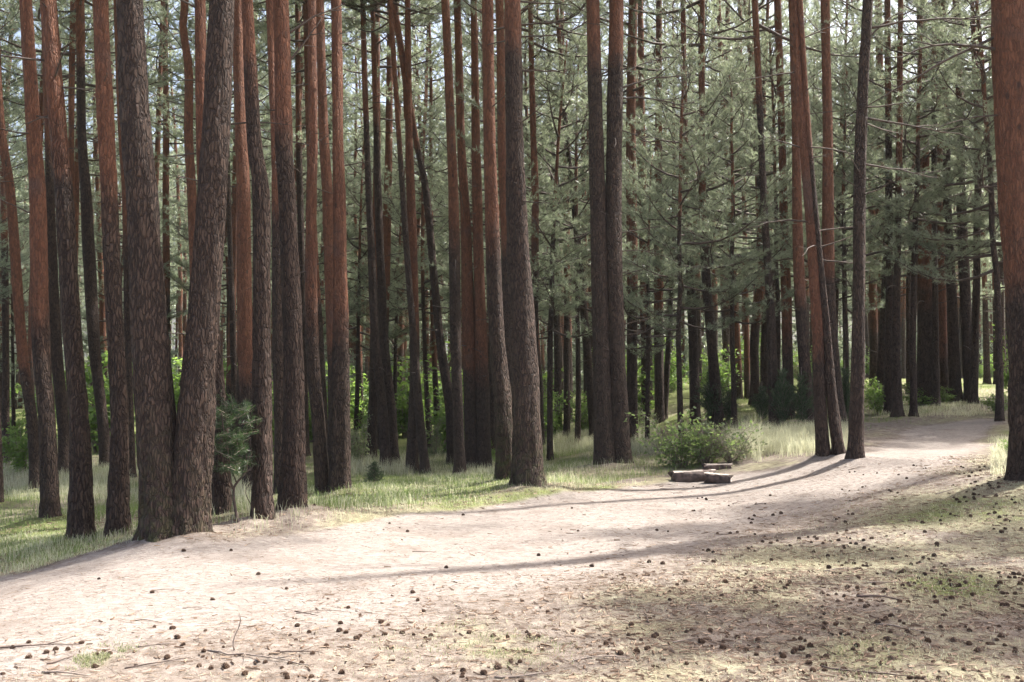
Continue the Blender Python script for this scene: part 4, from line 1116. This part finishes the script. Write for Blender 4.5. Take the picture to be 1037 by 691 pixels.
cones = np.array(cones)
order = np.argsort(cones[:, 1])
lab_rows = [(0, 350, 'left of the centre'), (350, 600, 'below the thick central pine'), (600, 760, 'below the split logs'), (760, 900, 'below the straight bend pine'), (900, 2000, 'below the thick pathside pine')]
def cone_label(u, v):
    a = next(w for lo, hi, w in lab_rows if lo <= max(u, 0) < hi)
    b = 'open brown pine cone near the bottom edge' if v > 640 else ('dark pine cone halfway up the ground' if v > 560 else 'small dark pine cone far off')
    return f'{b}, {a}'
rest = Geo()
for k, ix in enumerate(order):
    x, y = cones[ix, :2]; z = float(GH(np.array([x]), np.array([y]))[0])
    s = rng.uniform(.42, .78)*(.7 if rng.uniform() < .3 else 1); rz = rng.uniform(0, 6.28); rx = rng.uniform(0, 6.28)
    if k < 295:
        me = CONES[int(rng.integers(0, 3))]
        o = link('pine_cone', me, None, (x, y, z+.009*s))
        o.scale = (s, s, s); o.rotation_euler = (rx, rng.normal(0, .25), rz)
        u, v, f = project(np.array([x, y, z]))
        tag(o, cone_label(float(u), float(v)), 'pine cone', 'pine cones scattered over the ground')
    else:
        me = CONES[int(rng.integers(0, 3))]
        V = np.zeros(len(me.vertices)*3); me.vertices.foreach_get('co', V); V = V.reshape(-1, 3)*s
        c, sn = math.cos(rx), math.sin(rx); V = np.stack([V[:, 0], V[:, 1]*c-V[:, 2]*sn, V[:, 1]*sn+V[:, 2]*c], 1)
        c, sn = math.cos(rz), math.sin(rz); V = np.stack([V[:, 0]*c-V[:, 1]*sn, V[:, 0]*sn+V[:, 1]*c, V[:, 2]], 1)
        T = [list(p.vertices) for p in me.polygons if len(p.vertices) == 3]; Qd = [list(p.vertices) for p in me.polygons if len(p.vertices) == 4]
        rest.add(V+[x, y, z+.009*s], T, Qd, rng.uniform(0, .6))
V, T, Q, A = rest.arrays()
tag(link('distant_pine_cones', mesh_from('distant_pine_cones', V, T, Q, [M_CONE], attrs={'tint': A}, smooth_quads=False)), 'many more dark pine cones farther off on the ground', 'pine cones', None, 'stuff')

# ------------------------------------------------------------------ fallen twigs
rng = np.random.default_rng(29)
tw = [(30,652,.55,.1,.012,'long dark twig at the left edge of the picture'),(262,665,.75,-.35,.011,'longest forked twig left of the bottom centre'),(240,657,.22,1.4,.009,'short pale upright twig beside the longest forked twig'),(160,671,.35,.1,.008,'thin twig below the green grass tuft at lower left'),
      (158,652,.2,.3,.011,'thick short twig right of the green grass tuft at lower left'),(66,682,.3,-.2,.013,'thick dark twig close to the bottom left corner'),(62,667,.16,.4,.011,'short dark twig above the bottom left corner'),(150,626,.22,-.2,.009,'dark twig on the sunlit path right of the trunk shadow'),
      (170,595,.25,0.,.008,'thin twig on the sunlit path below the twin-trunk pine'),(300,663,.3,.05,.009,'dark twig above the right end of the longest forked twig'),(330,617,.4,.05,.006,'thin straight twig amid three cones left of the centre'),(468,616,.3,-.6,.008,'slanting twig on the ground below the thick central pine'),
      (310,618,.2,-.1,.008,'dark twig left of a row of cones on the path'),(486,633,.3,.2,.007,'thin twig lower right of the thick central pine'),(591,604,.14,.5,.012,'stubby dark twig at the middle of the ground'),(890,606,.3,-.05,.02,'thick reddish bark strip on the pale ground at right'),
      (856,578,.4,0.,.007,'thin long twig across the pale ground at right'),(900,590,.35,.1,.008,'dark twig in the shaded patch at right'),(880,683,.5,-.2,.011,'long twig at the bottom right'),(920,637,.4,-.3,.009,'twig between cones at lower right'),(868,505,.3,.3,.012,'short stick at the far right of the sunlit path'),
      (747,507,.35,.4,.011,'short dark stick right of the split logs on the path'),(773,509,.22,0.,.016,'flat dark bark piece on the path right of the split logs'),(672,490,.25,.1,.014,'dark bark piece left of the split logs'),(676,494,.2,-.1,.012,'second bark piece left of the split logs'),(687,498,.15,0.,.01,'small bark piece in front of the split logs'),
      (868,474,.25,.1,.012,'small stick at the foot of the straight pine at the bend'),(430,556,.22,0.,.006,'thin twig on the brightest part of the path'),(200,612,.2,0.,.006,'hair-thin twig on the brightest part of the path at left'),(700,648,.3,.3,.008,'twig left of the bottom right quarter'),(770,600,.35,-.2,.008,'twig in the dappled patch right of the centre'),
      (530,685,.3,.1,.012,'twig near the bottom centre'),(610,668,.35,.1,.01,'pale twig near the bottom, right of centre'),(655,625,.25,.6,.008,'slanting twig below the split logs'),(640,560,.2,.2,.008,'small twig below the split logs on the sand'),(960,500,.3,.1,.01,'stick among cones below the right edge tree'),(740,540,.3,-.1,.008,'thin stick on the sand below the bend'),(800,548,.25,.2,.008,'short thin stick on the pale ground below the bend')]
for i, (u, v, L, ang, r, lab) in enumerate(tw):
    p = at(u, v); n = 10; s = np.linspace(-.5, .5, n); r *= .58
    a = ang*2.2+rng.normal(0, .15)
    bend = rng.normal(0, .12)
    P = np.stack([s*L*math.cos(a)-bend*L*s*s*math.sin(a), s*L*math.sin(a)+bend*L*s*s*math.cos(a), 0*s], 1)+np.append(rng.normal(0, .012*L, (n, 2)), np.zeros((n, 1)), 1)
    wx, wy = P[:, 0]+p[0], P[:, 1]+p[1]
    P[:, 2] = GH(wx, wy)+r*.8+rng.uniform(0, .012)*np.sin((s+.5)*3.14)
    if 'upright' in lab: P = np.stack([.02*np.sin(s*5), .01*np.cos(s*7), (s+.5)*L+float(GH(wx, wy)[0])], 1)
    b = P[n//2].copy(); zc = b[2]
    P[:, 2] -= zc
    root = None
    g = Geo(); g.tube(P, np.linspace(r, r*.35, n)*rng.uniform(.85, 1.15, n), 7)
    if L > .25:
        for f in ([.35, .6] if L > .45 else [.55]):
            q = P[int(f*n)]; dd = np.array([math.cos(a+rng.choice([-.7, .7])), math.sin(a+rng.choice([-.7, .7])), .1])
            g.tube([q, q+dd*L*.12, q+dd*L*.26+[0, 0, .005]], [r*.5, r*.35, r*.15], 5)
    V, T, Q, A = g.arrays()
    o = link('fallen_twig', mesh_from('fallen_twig', V, T, Q, [M_TWIG if i % 3 else M_ROT]), None, (p[0], p[1], zc))
    tag(o, lab, 'twig', 'twigs and bark pieces fallen on the ground')

# ------------------------------------------------------------------ the split logs
def split_log(L, Wd, Ht, seed, taper=1., slope=0.):
    rng = np.random.default_rng(seed)
    nx_, ns = 18, 22
    V = []
    for i in range(nx_):
        x = (i/(nx_-1)-.5)*L
        for j in range(ns):
            th = j/ns*2*math.pi
            y = math.cos(th); z = math.sin(th)
            y = math.copysign(abs(y)**.55, y)*Wd*.5; z = math.copysign(abs(z)**.5, z)*Ht*.5
            k = 1-(1-taper)*(i/(nx_-1))
            nz = (vnoise(np.array([x*9+seed]), np.array([th*2.2]), seed)[0]-.5)*.26+(vnoise(np.array([x*28]), np.array([th*6.]), seed+1)[0]-.5)*.15
            V.append([x+rng.normal(0, .006)+(.03*math.sin(th*3+seed) if i in (0, nx_-1) else 0), y*(1+nz)*k, (z*(1+nz*.8))*k+Ht*.42+slope*x])
    Q = [[i*ns+j, i*ns+(j+1) % ns, (i+1)*ns+(j+1) % ns, (i+1)*ns+j] for i in range(nx_-1) for j in range(ns)]
    top = [V[q[0]][2] > slope*V[q[0]][0]+Ht*.42+Ht*.5*.8 and V[q[2]][2] > slope*V[q[2]][0]+Ht*.42+Ht*.5*.8 for q in Q]
    bark = mesh_from('bark', V, [[0, j+1, j] for j in range(1, ns-1)], [q for q, t in zip(Q, top) if not t], [M_ROT])
    used = sorted({a for q, t in zip(Q, top) if t for a in q}); mp = {a: k for k, a in enumerate(used)}
    face = mesh_from('cut_face', [V[a] for a in used], None, [[mp[a] for a in q] for q, t in zip(Q, top) if t], [M_WOOD])
    e = (nx_-1)*ns
    end = mesh_from('cut_end', [V[e+j] for j in range(ns)], [[0, j, j+1] for j in range(1, ns-1)], None, [M_WOOD])
    return bark, face, end
for (u, v, L, Wd, Ht, rz, sl, lab, sd, tp) in [(702,486,.66,.25,.20,.12,.06,'biggest dark split log with a pale top, left of the other two',3,.8),(728,487,.36,.2,.16,-.5,-.05,'small split log with the brightest top, lying in front',5,.85),(727,476,.44,.2,.15,.05,.02,'dark split log lying behind the other two, by the weeds',9,.9)]:
    p = at(u, v)
    root = empty('split_log', (p[0], p[1], p[2]-.035), lab, 'log', 'split logs beside the path'); root.rotation_euler.z = rz
    for me, nm in zip(split_log(L, Wd, Ht, sd, tp, sl), ('bark', 'cut_face', 'cut_end')): link(nm, me, root)

# ------------------------------------------------------------------ the air under the trees
HAZE = 0.0003
if HAZE > 0:
    hz, nt = mat('haze_air'); n = N(nt)
    vol = n('ShaderNodeVolumePrincipled', {'Color': (.93, .96, 1., 1), 'Density': HAZE}); vol.inputs['Anisotropy'].default_value = .3
    o = n('ShaderNodeOutputMaterial'); nt.links.new(vol.outputs[0], o.inputs['Volume'])
    x0, x1, y0, y1, z0, z1 = -430, 430, -310, 710, -3, 28
    V = [(x, y, z) for z in (z0, z1) for y in (y0, y1) for x in (x0, x1)]
    me = mesh_from('haze', V, None, [[0, 2, 3, 1], [4, 5, 7, 6], [0, 1, 5, 4], [2, 6, 7, 3], [0, 4, 6, 2], [1, 3, 7, 5]], [hz])
    tag(link('haze', me), 'faint pale haze between the far trunks', 'haze', None, 'stuff')

# ------------------------------------------------------------------ light, sky, camera
w = bpy.data.worlds.new('World'); SC.world = w; w.use_nodes = True
nt = w.node_tree; nt.nodes.clear()
sky = nt.nodes.new('ShaderNodeTexSky'); sky.sky_type = 'NISHITA'; sky.sun_disc = False
sky.sun_elevation = SUN_EL; sky.sun_rotation = SUN_AZ; sky.air_density = .9; sky.dust_density = 7.0; sky.ozone_density = .8
bg = nt.nodes.new('ShaderNodeBackground'); bg.inputs[1].default_value = .15
ow = nt.nodes.new('ShaderNodeOutputWorld')
nt.links.new(sky.outputs[0], bg.inputs[0]); nt.links.new(bg.outputs[0], ow.inputs[0])
sl = bpy.data.lights.new('sun', 'SUN'); sl.energy = 5.; sl.angle = R(1.); sl.color = (1., .965, .905)
so = bpy.data.objects.new('sun', sl); COL.objects.link(so)
so.rotation_euler = Vector(SUN).to_track_quat('Z', 'Y').to_euler()
cam = bpy.data.cameras.new('camera'); co = bpy.data.objects.new('camera', cam); COL.objects.link(co)
cam.sensor_width = 36; cam.lens = 36*F/1037; cam.clip_end = 2000; cam.clip_start = .05
co.location = (0, 0, CAMZ); co.rotation_euler = (R(90)+PITCH, 0, 0)
SC.camera = co
vs = SC.view_settings; vs.view_transform = 'Standard'; vs.look = 'None'; vs.gamma = 1; vs.exposure = 1.5; vs.use_curve_mapping = False
SC.cycles.use_denoising = True
SC.cycles.max_bounces = 8; SC.cycles.diffuse_bounces = 4; SC.cycles.transmission_bounces = 4; SC.cycles.glossy_bounces = 2
print('tris', sum(len(m.polygons) for m in bpy.data.meshes), 'objs', len(bpy.data.objects))
